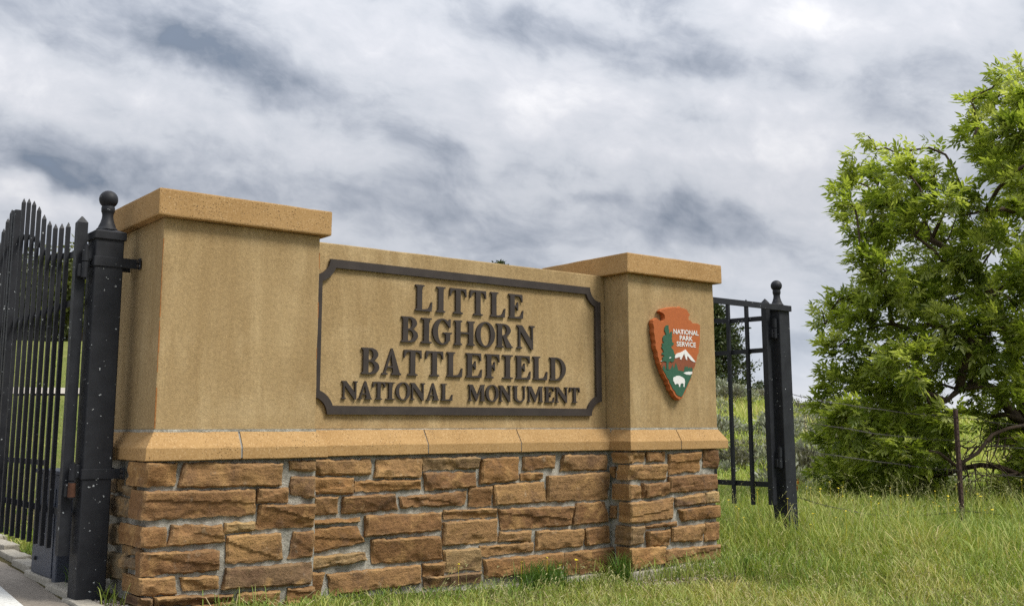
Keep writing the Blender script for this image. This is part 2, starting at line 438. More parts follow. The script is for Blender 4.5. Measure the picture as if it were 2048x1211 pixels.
def plate(name, loops, org, ux, uz, nrm, thick, m_, parent, chamfer=0.0):
    """flat cut-out: outer loop and holes in (a, b), extruded forward along nrm with side walls"""
    bm = bmesh.new()
    org, ux, uz, nrm = Vector(org), Vector(ux), Vector(uz), Vector(nrm)
    edges = []; lv = []
    for lp in loops:
        vs = [bm.verts.new(org + ux * a + uz * b_ + nrm * thick) for a, b_ in lp]
        lv.append(vs)
        edges += [bm.edges.new((vs[i], vs[(i + 1) % len(vs)])) for i in range(len(vs))]
    bmesh.ops.triangle_fill(bm, edges=edges, use_beauty=True)
    for f in bm.faces:
        f.normal_update()
        if f.normal.dot(nrm) < 0: f.normal_flip()
    for vs, lp in zip(lv, loops):
        area = sum(lp[i][0] * lp[(i + 1) % len(lp)][1] - lp[(i + 1) % len(lp)][0] * lp[i][1] for i in range(len(lp)))
        bk = [bm.verts.new(v.co - nrm * thick) for v in vs]
        for i in range(len(vs)):
            j = (i + 1) % len(vs)
            try:
                bm.faces.new((vs[i], bk[i], bk[j], vs[j]))
            except ValueError:
                pass
    me = bpy.data.meshes.new(name)
    bm.to_mesh(me); bm.free()
    return link(name, me, parent, (m_,))

# ------------------------------------------------------------------ terrain
def sstep(a, b_, x):
    t_ = min(1, max(0, (x - a) / (b_ - a)))
    return t_ * t_ * (3 - 2 * t_)

BX = [-40, -0.32, -0.25, 0.0, 0.9, 2.6, 3.3, 4.5, 5.5, 7.7, 10, 40]
BZ = [-0.03, -0.02, 0.02, 0.035, -0.03, -0.112, -0.120, -0.10, -0.080, -0.10, -0.14, -0.14]
AZ = [-60, 0, 10, 20, 36, 46, 50, 54, 60, 75, 120]
AH = [3.0, 5.2, 5.2, 5.4, 3.8, 2.5, 2.1, 1.65, 1.25, 0.9, 0.0]
AC = [60, 62, 62, 62, 52, 44, 40, 40, 42, 45, 50]
AS = [3, 4, 4, 4, 10, 14, 14, 14, 16, 18, 20]
def ground_z(x, y):
    dx, dy = x - CAM.x, y - CAM.y
    D = math.hypot(dx, dy)
    az = math.degrees(math.atan2(dx, dy))
    if az < -120: az = 120
    h, c, s = np.interp(az, AZ, AH), np.interp(az, AZ, AC), np.interp(az, AZ, AS)
    z = float(np.interp(x, BX, BZ))
    z = z + (-0.05 - z) * sstep(11, 20, D)
    z += h * sstep(s, c, D)
    if D > c: z -= 0.035 * (min(D, 400) - c)
    amp = 0.02 + 0.25 * sstep(15, 40, D)
    fr = 0.8 if D < 14 else 0.22
    if D > 6:
        z += amp * sstep(6, 16, D) * noise.noise(Vector((x * 0.22, y * 0.22, 3)))
    return z

def build_ground():
    az_l = list(np.arange(-40, 80.1, 0.75)) + list(np.arange(84, 320, 6.0))
    rad = [0.3, 1.2, 2.2] + list(np.geomspace(2.8, 12, 46)) + list(np.geomspace(12.5, 90, 54)) + [110, 150, 220, 400, 900, 2500, 6000, 12000]
    vs = []; soil = []
    for r_ in rad:
        for a in az_l:
            x = CAM.x + r_ * math.sin(R(a)); y = CAM.y + r_ * math.cos(R(a))
            vs.append((x, y, ground_z(x, y))); soil.append(1 - sstep(9, 18, r_))
    n = len(az_l); fs = []
    for i in range(len(rad) - 1):
        for j in range(n):
            k = (j + 1) % n
            fs.append((i * n + j, i * n + k, (i + 1) * n + k, (i + 1) * n + j))
    vs.append((CAM.x, CAM.y, ground_z(CAM.x, CAM.y))); soil.append(1.0)
    fs += [(len(vs) - 1, (j + 1) % n, j) for j in range(n)]
    me = mesh('ground', vs, [f[::-1] for f in fs], True)
    at = me.attributes.new('soil', 'FLOAT', 'POINT'); at.data.foreach_set('value', soil)
    o = link('ground', me, None, ('turf',)); o['kind'] = 'structure'
    o['label'] = 'grassy ground rising to low hills behind the sign'
build_ground()

def strip(name, x0, x1, y0, y1, dz, m_, label, nx=6, ny=60, fx=None):
    vs = []; fs = []
    for j in range(ny + 1):
        y = y0 + (y1 - y0) * j / ny
        off = fx(y) if fx else 0
        for i in range(nx + 1):
            x = x0 + (x1 - x0) * i / nx + off
            zr = ground_z(-0.5 + off, y)
            vs.append((x, y, (max(zr, ground_z(x, y)) if x < -1.6 else zr) + dz))
    for j in range(ny):
        for i in range(nx):
            a = j * (nx + 1) + i
            fs.append((a, a + 1, a + nx + 2, a + nx + 1))
    o = link(name, mesh(name, vs, fs, True), None, (m_,)); o['kind'] = 'structure'; o['label'] = label
    return o
kx = lambda y: 0.066 * (y - 0.5)          # the kerb line drifts slightly from the wall's square
strip('road', -6.5, -0.255, -9, 26, 0.045, 'road_concrete', 'pale concrete park road passing the gate', 24, 80, kx)
strip('road_edge_line', -0.62, -0.452, -9, 26, 0.051, 'white_line', 'white painted line along the road edge', 1, 80, kx)
kerb = bpy.data.objects.new('kerb', None); COL.objects.link(kerb); kerb['kind'] = 'structure'; kerb['label'] = 'low pale concrete kerb blocks along the road'
yy = -2.0; i = 0
while yy < 14:
    ln = random.uniform(0.42, 0.62)
    xm = -0.205 + kx(yy + ln / 2) + random.uniform(-.012, .012); zz = max(ground_z(xm - .1, yy), 0.0)
    rough_box('kerb_block', xm - 0.05, xm + 0.05, yy, yy + ln - 0.015, zz - 0.08, zz + 0.055 + random.uniform(-.006, .006), 'concrete', kerb, (3, 5, 2), 0.005, 9, 0.012)
    yy += ln; i += 1
# pale path crossing the lawn beyond the gate
def arc_strip(name, D0, D1, a0, a1, dz, m_, label):
    vs = []; fs = []; n = 60
    for i in range(n + 1):
        a = R(a0 + (a1 - a0) * i / n)
        for D in (D0, (D0 + D1) / 2, D1):
            x, y = CAM.x + D * math.sin(a), CAM.y + D * math.cos(a)
            vs.append((x, y, ground_z(x, y) + dz))
    for i in range(n):
        for k in (0, 1):
            q = i * 3 + k
            fs.append((q, q + 3, q + 4, q + 1))
    o = link(name, mesh(name, vs, [f[::-1] for f in fs], True), None, (m_,)); o['kind'] = 'structure'; o['label'] = label
arc_strip('path', 25.6, 26.9, -10, 30, 0.05, 'pale_path', 'pale path crossing the lawn beyond the gate')
# far blue ridge on the horizon
def ridge():
    vs = []; fs = []; n = 140
    for i in range(n + 1):
        a = R(-80 + 200 * i / n); D = 5200
        hgt = 60 + 55 * noise.noise(Vector((i * 0.13, 2.2, 0))) + 25 * noise.noise(Vector((i * 0.45, 7.2, 0)))
        for dd, z in ((0, -220), (500, hgt * .75), (1100, hgt), (2200, -220)):
            vs.append((CAM.x + (D + dd) * math.sin(a), CAM.y + (D + dd) * math.cos(a), z))
    for i in range(n):
        for k in range(3):
            q = i * 4 + k
            fs.append((q, q + 1, q + 5, q + 4))
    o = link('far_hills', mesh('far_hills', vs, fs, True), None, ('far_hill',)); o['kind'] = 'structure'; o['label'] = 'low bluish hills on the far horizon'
ridge()

# ------------------------------------------------------------------ the sign wall
Z0 = 0.9
W1, X2, W2, Y2 = 0.9, 3.318, 0.918, -0.0515
OC, ZCT, ZCB, DC = 0.0494, Z0 + 1.2347, Z0 + 1.0916, 0.8905
LO, ZLM, ZLB = 0.0545, Z0 - 0.0894, Z0 - 0.1518
YP, ZPT, YPL = 0.189, Z0 + 1.0989, 0.1574
wall = thing('sign_wall', 'tan stucco entrance sign wall with two capped pillars on a brown sandstone base', 'sign wall', (2.1, 0.4, 0))
D1 = DC - OC
rough_box('pillar_shaft', 0, W1, 0, D1, Z0, ZCB - 0.0, 'stucco', wall, (12, 10, 14), 0.0022, 5, 0.006)
rough_box('pillar_shaft', X2, X2 + W2, Y2, Y2 + D1, Z0, ZCB, 'stucco', wall, (12, 10, 14), 0.0022, 5, 0.006)
rough_box('pillar_cap', -OC, W1 + OC, -OC, DC, ZCB + 0.0015, ZCT, 'precast', wall, (14, 12, 3), 0.0022, 7, 0.009)
rough_box('pillar_cap', X2 - OC, X2 + W2 + OC, Y2 - OC, Y2 + DC, ZCB + 0.0015, ZCT, 'precast', wall, (14, 12, 3), 0.0022, 7, 0.009)
rough_box('sign_panel', W1 + 0.002, X2 - 0.002, YP, YP + 0.42, Z0, ZPT, 'stucco', wall, (26, 3, 12), 0.0022, 5, 0.008)
# bedding mortar under the caps and the shafts
for x0, x1, y0, y1 in ((0, W1, 0, D1), (X2, X2 + W2, Y2, Y2 + D1)):
    box_obj('mortar_bed', x0 - 0.004, x1 + 0.004, y0 - 0.004, y1 + 0.004, Z0 - 0.012, Z0 + 0.004, 'mortar', wall, 0)
box_obj('mortar_bed', W1 + 0.01, X2 - 0.01, YP - 0.004, YP + 0.424, Z0 - 0.012, Z0 + 0.004, 'mortar', wall, 0)

def ledge_block(path, shrink=0.0, m_='precast', name='ledge_block'):
    """moulded water-table course: profile swept along a plan path, outside on the right hand"""
    prof = [(-0.05, Z0 - 0.003), (0.0, Z0 - 0.003), (LO - 0.002, ZLM + 0.003), (LO, ZLM - 0.002), (LO, ZLB + 0.004), (LO - 0.004, ZLB), (-0.05, ZLB)]
    pts = [Vector((a, b_)) for a, b_ in path]
    fine_pts = []
    for a, b_ in zip(pts, pts[1:]):
        n = max(1, int((b_ - a).length / 0.06))
        for k in range(n):
            fine_pts.append(a.lerp(b_, k / n))
    fine_pts.append(pts[-1])
    bm = bmesh.new(); rings = []
    for i, p in enumerate(fine_pts):
        d0 = (p - fine_pts[i - 1]).normalized() if i else (fine_pts[1] - p).normalized()
        d1 = (fine_pts[i + 1] - p).normalized() if i < len(fine_pts) - 1 else d0
        n0, n1 = Vector((d0.y, -d0.x)), Vector((d1.y, -d1.x))
        mm = (n0 + n1); mm = mm / max(0.2, mm.dot(n0))
        ring = []
        for k, (o_, z) in enumerate(prof):
            q = p + mm * (o_ - shrink)
            v = Vector((q.x, q.y, z + (shrink if k > 3 else -shrink)))
            if shrink == 0 and 0 < k < 6:
                v += 0.0018 * noise.noise_vector(v * 14) + 0.0009 * noise.noise_vector(v * 50)
            ring.append(bm.verts.new(v))
        rings.append(ring)
    for r0, r1 in zip(rings, rings[1:]):
        for k in range(len(prof)):
            k2 = (k + 1) % len(prof)
            bm.faces.new((r0[k], r1[k], r1[k2], r0[k2]))
    bm.faces.new(rings[0]); bm.faces.new(rings[-1][::-1])
    return link(name, bm_mesh(name, bm), wall, (m_,))
J = 0.006
XR = X2 + W2
ledge_block([(0, D1), (0, 0.406 + J)])
ledge_block([(0, 0.406 - J), (0, 0), (0.449 - J, 0)])
ledge_block([(0.449 + J, 0), (W1, 0), (W1, YPL + 0.02)])
ledge_block([(W1 + .004, YPL), (1.729 - J * .7, YPL)])
ledge_block([(1.729 + J * .7, YPL), (2.462 - J * .7, YPL)])
ledge_block([(2.462 + J * .7, YPL), (X2 - .004, YPL)])
ledge_block([(X2, YPL - LO + 0.03), (X2, Y2), (3.775 - J * .7, Y2)])
ledge_block([(3.775 + J * .7, Y2), (XR, Y2), (XR, Y2 + D1)])
ledge_block([(0, D1 - .01), (0, 0), (W1, 0), (W1, YPL)], 0.004, 'joint', 'joint_filler')
ledge_block([(W1, YPL), (X2 - .03, YPL)], 0.004, 'joint', 'joint_filler')
ledge_block([(X2, YPL), (X2, Y2), (XR, Y2), (XR, Y2 + D1 - .01)], 0.004, 'joint', 'joint_filler')

# mortared cores behind the stones, lumpy joints
def core(x0, x1, y0, y1, z0, z1):
    bm = bmesh.new()
    bbox(bm, x0, x1, y0, y1, z0, z1)
    for ax, (lo, hi) in enumerate(((x0, x1), (y0, y1), (z0, z1))):
        n = max(2, int((hi - lo) / 0.028))
        if ax == 1: n = max(2, int((hi - lo) / 0.06))
        for i in range(1, n):
            co = [0, 0, 0]; co[ax] = lo + (hi - lo) * i / n
            no = [0, 0, 0]; no[ax] = 1
            bmesh.ops.bisect_plane(bm, geom=bm.verts[:] + bm.edges[:] + bm.faces[:], plane_co=co, plane_no=no)
    for v in bm.verts:
        k = noise.noise_vector(v.co * 9) * 0.006 + noise.noise_vector(v.co * 31) * 0.005
        v.co += Vector((k.x * (1 if abs(v.co.x - x0) < .01 or abs(v.co.x - x1) < .01 else .3), k.y, k.z * .3))
    return link('mortar_core', bm_mesh('mortar_core', bm, True), wall, ('mortar',))
SX, SY = -0.045, -0.037          # outer face of the left pillar's stones
core(SX + .032, 0.905, SY + .031, D1 + .02, -0.20, ZLB + .002)
core(0.88, X2 + .02, 0.115 + .029, 0.60, -0.20, ZLB + .002)
RXS, RYS = 3.268, Y2 - 0.037
core(RXS + .030, 4.180, RYS + .029, Y2 + D1 + .02, -0.20, ZLB + .002)
# footing
rough_box('footing', 0.95, RXS - .005, 0.100, 0.66, -0.40, -0.083, 'concrete', wall, (30, 2, 2), 0.004, 8, 0.01)
rough_box('footing', RXS - 0.02, 4.215, RYS - 0.022, Y2 + D1 + .05, -0.40, -0.062, 'concrete', wall, (14, 8, 2), 0.004, 8, 0.01)
rough_box('footing', SX - 0.03, 0.93, SY - 0.03, D1 + .05, -0.40, -0.035, 'concrete', wall, (12, 10, 2), 0.004, 8, 0.01)

def stone(quad, plane, face, inward, depth, seed, m_='stone', proud=0.0):
    """split-face block. quad: TL TR BR BL in (a, z); plane 'y' (a = x) or 'x' (a = y)"""
    sgn = inward            # +1: inward is +axis
    TL, TR, BR, BL = [Vector(q) for q in quad]
    g_ = .0005
    TL += Vector((-g_, g_)); TR += Vector((g_, g_)); BR += Vector((g_, -g_)); BL += Vector((-g_, -g_))
    wd, ht = (TR - TL).length, (TL - BL).length
    nu, nv = max(6, int(wd / 0.0095)), max(5, int(ht / 0.0095))
    off = Vector((seed * 3.17, seed * 1.31, seed * 7.7))
    rr = random.Random(seed)
    tilt_u, tilt_v = rr.uniform(-.012, .012), rr.uniform(-.004, .013)
    # conchoidal chips struck from the edges, and a few splits across the face
    chips = []
    for _ in range(int(2 + wd * 13)):
        side = rr.random()
        if side < .48: cu, cv = rr.random(), rr.uniform(.88, 1.06)
        elif side < .70: cu, cv = rr.random(), rr.uniform(-.06, .10)
        elif side < .90: cu, cv = rr.choice((rr.uniform(-.03, .05), rr.uniform(.95, 1.03))), rr.random()
        else: cu, cv = rr.random(), rr.random()
        chips.append((cu * wd, cv * ht, rr.uniform(.022, .060), rr.uniform(.25, .75), rr.uniform(.7, 1.8)))
    split_a, split_b, split_d = rr.uniform(-1.2, 1.2), rr.uniform(-.2, .2), rr.choice((0, 0, 0, .006, .008, -.006))
    vs = []
    def put(a, z, d):
        return (a, face + sgn * d, z) if plane == 'y' else (face + sgn * d, a, z)
    for j in range(nv + 1):
        v = j / nv
        for i in range(nu + 1):
            u = i / nu
            q = TL.lerp(TR, u).lerp(BL.lerp(BR, u), v)
            s3 = Vector((q.x, q.y, 0)) + off
            # ragged outline
            eu, ev = min(u, 1 - u) * wd, min(v, 1 - v) * ht
            e = min(eu, ev)
            jag = max(0, 1 - e / 0.03)
            w = noise.noise_vector(s3 * 20) * 0.008 + noise.noise_vector(s3 * 55) * 0.005
            a, z = q.x + w.x * jag, q.y + w.y * jag
            f1 = noise.noise(s3 * 4.5)
            st = noise.noise(Vector((s3.x * 2.5, s3.y * 30, 9.0)))
            d = -proud + 0.008 * f1 + 0.0025 * st + 0.003 * noise.noise(s3 * 24) + 0.0016 * noise.noise(s3 * 75)
            d += tilt_u * (u - .5) * 2 + tilt_v * (v - .5) * 2
            for cu, cv, cr, dp, asp in chips:
                rx_ = (u * wd - cu + .006 * noise.noise(s3 * 30)) / asp; ry_ = v * ht - cv + .006 * noise.noise(s3 * 30 + Vector((5, 5, 5)))
                r2_ = (rx_ * rx_ + ry_ * ry_) / (cr * cr)
                if r2_ < 1: d += dp * cr * .38 * (1 - r2_)
            if split_d and (u - .5) * split_a + (v - .5) * 1.0 + split_b + .12 * noise.noise(s3 * 9) > 0: d += split_d
            k = max(0, 1 - e / 0.008)
            d += 0.012 * k * k
            vs.append(put(a, z, min(max(d, -0.03), .019 + .005 * noise.noise(s3 * 18))))
    fs = []
    W = nu + 1
    for j in range(nv):
        for i in range(nu):
            q = j * W + i
            f = (q, q + 1, q + W + 1, q + W)
            fs.append(f)
    bord = [i for i in range(W)] + [j * W + nu for j in range(1, nv + 1)] + [nv * W + i for i in range(nu - 1, -1, -1)] + [j * W for j in range(nv - 1, 0, -1)]
    steps = max(1, int(depth / 0.03))
    prev = bord
    for sdx in range(1, steps + 1):
        cur = []
        for bi in bord:
            bx = vs[bi]
            ax_i = 1 if plane == 'y' else 0
            dd = bx[ax_i] + sgn * depth * sdx / steps
            nn = noise.noise_vector(Vector((bx[0] * 20, bx[1] * 20 + dd * 20, bx[2] * 20)) + off) * (0.006 if steps > 1 else 0.002)
            p = [bx[0] + nn.x, bx[1] + nn.y, bx[2] + nn.z * .6]
            p[ax_i] = dd
            cur.append(len(vs)); vs.append(tuple(p))
        n = len(bord)
        for k in range(n):
            fs.append((prev[k], cur[k], cur[(k + 1) % n], prev[(k + 1) % n]))
        prev = cur
    bm = bmesh.new()
    bv = [bm.verts.new(v) for v in vs]
    for f in fs:
        try: bm.faces.new([bv[i] for i in f])
        except ValueError: pass
    o = link('stone', bm_mesh('stone', bm, True), wall, (m_,))
    o.data.set_sharp_from_angle(angle=R(30))
    return o

LF =[
[(-0.021,0.739),(0.122,0.734),(0.112,0.625),(-0.03,0.623)],
[(0.156,0.735),(0.69,0.723),(0.691,0.604),(0.128,0.612)],
[(0.741,0.733),(0.866,0.732),(0.848,0.678),(0.744,0.681)],
[(-0.061,0.6),(0.55,0.588),(0.551,0.459),(-0.043,0.463)],
[(0.561,0.594),(0.734,0.589),(0.737,0.514),(0.559,0.516)],
[(0.754,0.652),(0.88,0.644),(0.879,0.523),(0.748,0.556)],
[(0.574,0.507),(0.871,0.496),(0.875,0.376),(0.558,0.381)],
[(-0.059,0.429),(0.074,0.428),(0.079,0.326),(-0.057,0.329)],
[(0.103,0.43),(0.361,0.418),(0.392,0.329),(0.086,0.324)],
[(0.38,0.425),(0.544,0.422),(0.544,0.374),(0.382,0.375)],
[(0.395,0.362),(0.695,0.357),(0.717,0.216),(0.401,0.216)],
[(0.776,0.356),(0.88,0.357),(0.889,0.214),(0.747,0.216)],
[(-0.06,0.305),(0.347,0.296),(0.359,0.187),(-0.008,0.195)],
[(0.401,0.198),(0.876,0.187),(0.875,0.071),(0.382,0.092)],
[(-0.036,0.188),(0.13,0.179),(0.145,0.094),(-0.024,0.1)],
[(0.159,0.173),(0.356,0.162),(0.363,0.094),(0.174,0.101)],
[(-0.06,0.1),(0.019,0.086),(0.021,0.048),(-0.054,0.056)],
[(0.033,0.091),(0.442,0.064),(0.448,0.021),(0.028,0.047)],
[(0.47,0.065),(0.706,0.061),(0.708,-0.006),(0.472,0.011)],
[(0.752,0.064),(0.884,0.059),(0.883,-0.024),(0.75,-0.011)]
]
LS =[
[(0.209,0.726),(-0.074,0.74),(-0.049,0.627),(0.315,0.62)],
[(0.528,0.638),(0.376,0.643),(0.377,0.584),(0.529,0.573)],
[(0.336,0.612),(0.17,0.615),(0.183,0.563),(0.341,0.571)],
[(0.166,0.59),(0.028,0.596),(0.031,0.472),(0.168,0.464)],
[(0.526,0.558),(0.204,0.555),(0.199,0.458),(0.52,0.456)],
[(0.329,0.431),(0.025,0.434),(0.02,0.333),(0.29,0.329)],
[(0.512,0.411),(0.361,0.414),(0.344,0.313),(0.493,0.301)],
[(0.311,0.32),(0.018,0.319),(0.044,0.286),(0.302,0.269)],
[(0.256,0.263),(0.052,0.268),(0.045,0.22),(0.248,0.21)],
[(0.522,0.261),(0.259,0.277),(0.238,0.147),(0.512,0.135)],
[(0.223,0.195),(-0.03,0.2),(-0.041,0.126),(0.199,0.112)]
]
PF =[
[(0.948,0.727),(1.338,0.729),(1.34,0.634),(0.95,0.646)],
[(0.955,0.632),(1.226,0.624),(1.23,0.531),(0.962,0.542)],
[(0.958,0.524),(1.129,0.521),(1.127,0.419),(0.96,0.424)],
[(1.157,0.52),(1.495,0.518),(1.537,0.427),(1.155,0.415)],
[(0.958,0.393),(1.275,0.395),(1.271,0.367),(0.958,0.373)],
[(0.964,0.349),(1.257,0.351),(1.312,0.253),(0.968,0.214)],
[(0.95,0.196),(1.313,0.198),(1.317,0.147),(0.952,0.129)],
[(0.957,0.109),(1.048,0.107),(1.029,-0.035),(0.96,0.003)],
[(1.066,0.096),(1.699,0.095),(1.703,-0.019),(1.097,-0.026)],
[(1.381,0.724),(1.704,0.728),(1.695,0.609),(1.368,0.613)],
[(1.709,0.726),(2.127,0.724),(2.124,0.65),(1.71,0.652)],
[(2.152,0.712),(2.449,0.72),(2.449,0.571),(2.141,0.55)],
[(2.498,0.719),(2.776,0.724),(2.769,0.637),(2.498,0.63)],
[(2.848,0.722),(3.263,0.72),(3.26,0.614),(2.827,0.618)],
[(1.236,0.603),(1.695,0.598),(1.696,0.54),(1.238,0.541)],
[(1.71,0.639),(2.107,0.632),(2.118,0.537),(1.728,0.53)],
[(2.479,0.612),(2.66,0.612),(2.66,0.564),(2.479,0.565)],
[(1.536,0.499),(2.039,0.515),(2.034,0.429),(1.557,0.435)],
[(2.062,0.535),(2.24,0.534),(2.234,0.415),(2.054,0.416)],
[(2.252,0.543),(2.678,0.554),(2.696,0.416),(2.257,0.415)],
[(2.704,0.587),(3.274,0.599),(3.263,0.41),(2.703,0.416)],
[(1.309,0.402),(1.852,0.394),(1.853,0.285),(1.306,0.283)],
[(1.866,0.406),(2.275,0.399),(2.281,0.345),(1.869,0.35)],
[(1.864,0.337),(2.287,0.331),(2.287,0.191),(1.854,0.19)],
[(2.293,0.394),(2.929,0.381),(2.907,0.253),(2.31,0.261)],
[(2.962,0.399),(3.235,0.396),(3.263,0.257),(2.927,0.252)],
[(1.35,0.263),(1.827,0.257),(1.866,0.112),(1.358,0.127)],
[(2.304,0.244),(2.566,0.239),(2.565,0.172),(2.292,0.184)],
[(2.607,0.234),(3.026,0.222),(3.024,0.107),(2.599,0.107)],
[(3.04,0.226),(3.273,0.231),(3.284,0.113),(3.051,0.109)],
[(2.148,0.169),(2.587,0.167),(2.587,0.108),(2.154,0.105)],
[(1.865,0.168),(2.142,0.162),(2.165,0.026),(1.88,0.035)],
[(2.171,0.088),(2.833,0.078),(2.832,-0.035),(2.188,-0.029)],
[(2.852,0.076),(3.297,0.082),(3.307,-0.075),(2.863,-0.07)],
[(1.714,0.094),(1.86,0.095),(1.859,0.018),(1.718,0.026)],
[(1.723,0.021),(2.154,0.014),(2.154,-0.048),(1.729,-0.048)]
]
RS =[
[(0.102,0.73),(-0.085,0.738),(-0.083,0.671),(0.096,0.664)],
[(0.046,0.646),(-0.083,0.649),(-0.08,0.551),(0.055,0.556)],
[(0.111,0.634),(0.06,0.64),(0.07,0.555),(0.113,0.559)],
[(0.107,0.514),(-0.079,0.517),(-0.069,0.419),(0.117,0.404)],
[(0.038,0.379),(-0.082,0.395),(-0.086,0.259),(0.034,0.266)],
[(0.132,0.369),(0.053,0.373),(0.062,0.279),(0.135,0.279)],
[(0.092,0.228),(-0.068,0.239),(-0.068,0.113),(0.095,0.11)],
[(0.06,0.083),(-0.074,0.095),(-0.077,-0.049),(0.07,-0.049)]
]
RF =[
[(3.279,0.738),(3.428,0.735),(3.426,0.67),(3.277,0.667)],
[(3.453,0.735),(3.641,0.732),(3.639,0.671),(3.451,0.667)],
[(3.678,0.716),(4.012,0.731),(4.005,0.59),(3.673,0.574)],
[(4.052,0.744),(4.193,0.744),(4.183,0.604),(4.038,0.615)],
[(3.276,0.649),(3.646,0.65),(3.642,0.544),(3.273,0.549)],
[(3.665,0.559),(4.189,0.566),(4.184,0.453),(3.676,0.442)],
[(3.272,0.517),(3.378,0.508),(3.39,0.419),(3.27,0.417)],
[(3.4,0.518),(3.431,0.516),(3.426,0.423),(3.4,0.424)],
[(3.436,0.516),(3.668,0.523),(3.665,0.433),(3.428,0.423)],
[(3.276,0.395),(3.719,0.41),(3.706,0.265),(3.279,0.259)],
[(3.731,0.409),(4.03,0.431),(4.034,0.355),(3.732,0.344)],
[(4.046,0.434),(4.167,0.435),(4.163,0.356),(4.042,0.357)],
[(3.762,0.327),(4.183,0.341),(4.182,0.249),(3.804,0.241)],
[(3.413,0.237),(3.743,0.243),(3.757,0.217),(3.419,0.214)],
[(3.265,0.236),(3.405,0.233),(3.395,0.116),(3.268,0.114)],
[(3.433,0.192),(3.659,0.193),(3.662,0.088),(3.437,0.089)],
[(3.682,0.206),(4.02,0.211),(4.015,0.094),(3.685,0.106)],
[(4.044,0.215),(4.18,0.217),(4.179,0.088),(4.03,0.087)],
[(3.275,0.094),(3.603,0.082),(3.599,-0.031),(3.278,-0.05)],
[(3.617,0.057),(4.188,0.053),(4.192,-0.043),(3.613,-0.047)]
]


def setx(quads, idx, left=None, right=None):
    for i in idx:
        q = quads[i]
        if left is not None: q[0] = (left, q[0][1]); q[3] = (left + (q[3][0] - left) * 0.15, q[3][1])
        if right is not None: q[1] = (right, q[1][1]); q[2] = (right, q[2][1])
LF = [list(q) for q in LF]; PF = [list(q) for q in PF]; RF = [list(q) for q in RF]
setx(LF, (0, 3, 7, 12, 14, 16), left=SX)
setx(LF, (2, 5, 6, 11, 13, 19), right=0.893)
setx(RF, (0, 4, 6, 9, 14, 18), left=RXS)
setx(RF, (3, 5, 11, 12, 17, 19), right=4.197)
deepL = {0: .26, 3: .19, 7: .33, 12: .07, 14: .25, 16: .2, 2: .13, 5: .13, 6: .13, 11: .13, 13: .13, 19: .13}
deepR = {0: .165, 4: .115, 6: .17, 9: .11, 14: .155, 18: .135, 3: .2, 5: .3, 11: .22, 12: .28, 17: .2, 19: .3}
sd = 1
for i, q in enumerate(LF):
    sd += 1; stone(q, 'y', SY, 1, deepL.get(i, .055), sd, proud=random.uniform(-.004, .008))
LBOT = [(SX, .20), (.22, .45), (.47, .70), (.72, .893)]
for a, b_ in LBOT:
    sd += 1; stone([(a + .01, 0.0 if a > .4 else .03), (b_ - .01, 0.0 if a > .4 else .03), (b_ - .01, -.10), (a + .01, -.10)], 'y', SY, 1, .2 if a < 0 else .045, sd)
for i, q in enumerate(LS):
    if i in (0, 3, 5, 10): continue
    q = [q[1], q[0], q[3], q[2]]            # a increases away from the road
    sd += 1; stone([(min(p[0], .56), p[1]) for p in q], 'x', SX, 1, .045, sd, 'stone_grey', random.uniform(-.006, .004))
for i, q in enumerate(PF):
    sd += 1; stone(q, 'y', 0.115, 1, .055, sd, proud=random.uniform(-.004, .008))
for i, q in enumerate(RF):
    sd += 1; stone(q, 'y', RYS, 1, deepR.get(i, .055), sd, proud=random.uniform(-.004, .008))
for i in (2, 5):
    q = RS[i]
    sd += 1; stone([(q[1][0] + .015, q[1][1]), (q[0][0], q[0][1]), (q[3][0], q[3][1]), (q[2][0] + .015, q[2][1])], 'x', RXS, 1, .04, sd)
# coursed infill on the faces turned away from the road
def infill(plane, face, inward, a0, a1, z0, z1, m_):
    global sd
    z = z0
    while z < z1 - .05:
        h = min(random.uniform(.09, .15), z1 - z)
        a = a0
        while a < a1 - .06:
            w = min(random.uniform(.16, .36), a1 - a)
            sd += 1
            stone([(a + .01, z + h - .01), (a + w - .01, z + h - .01), (a + w - .01, z + .012), (a + .01, z + .012)], plane, face, inward, .04, sd, m_)
            a += w
        z += h
infill('x', SX, 1, .57, D1 + .01, -.05, ZLB - .005, 'stone_grey')
infill('x', 4.197, -1, .28, Y2 + D1 + .01, -.05, ZLB - .005, 'stone')
infill('y', D1 + .035, -1, SX + .03, .88, -.05, ZLB - .005, 'stone')
infill('y', Y2 + D1 + .035, -1, RXS + .03, 4.17, -.05, ZLB - .005, 'stone')

# rusty corner bead showing through the stucco arrises
def bead(x, y, z0, z1, dens, seed):
    rr = random.Random(seed); bm = bmesh.new(); z = z0
    while z < z1:
        l_ = rr.uniform(.02, .11)
        if rr.random() < dens:
            w_ = rr.uniform(.0015, .0032)
            bbox(bm, x - .0035, x - .0035 + w_ * 2, y - .0035, y - .0035 + w_ * 2, z, min(z + l_, z1))
        z += l_
    o = link('corner_bead', bm_mesh('corner_bead', bm), wall, ('rust_bead',)); o['label'] = 'rusty metal bead showing along the pillar corner'; o['kind'] = 'stuff'
bead(0.0035, 0.0035, Z0 + .01, Z0 + .98, .85, 5)
bead(W1 - .001, 0.0035, Z0 + .3, Z0 + 1.05, .35, 6)
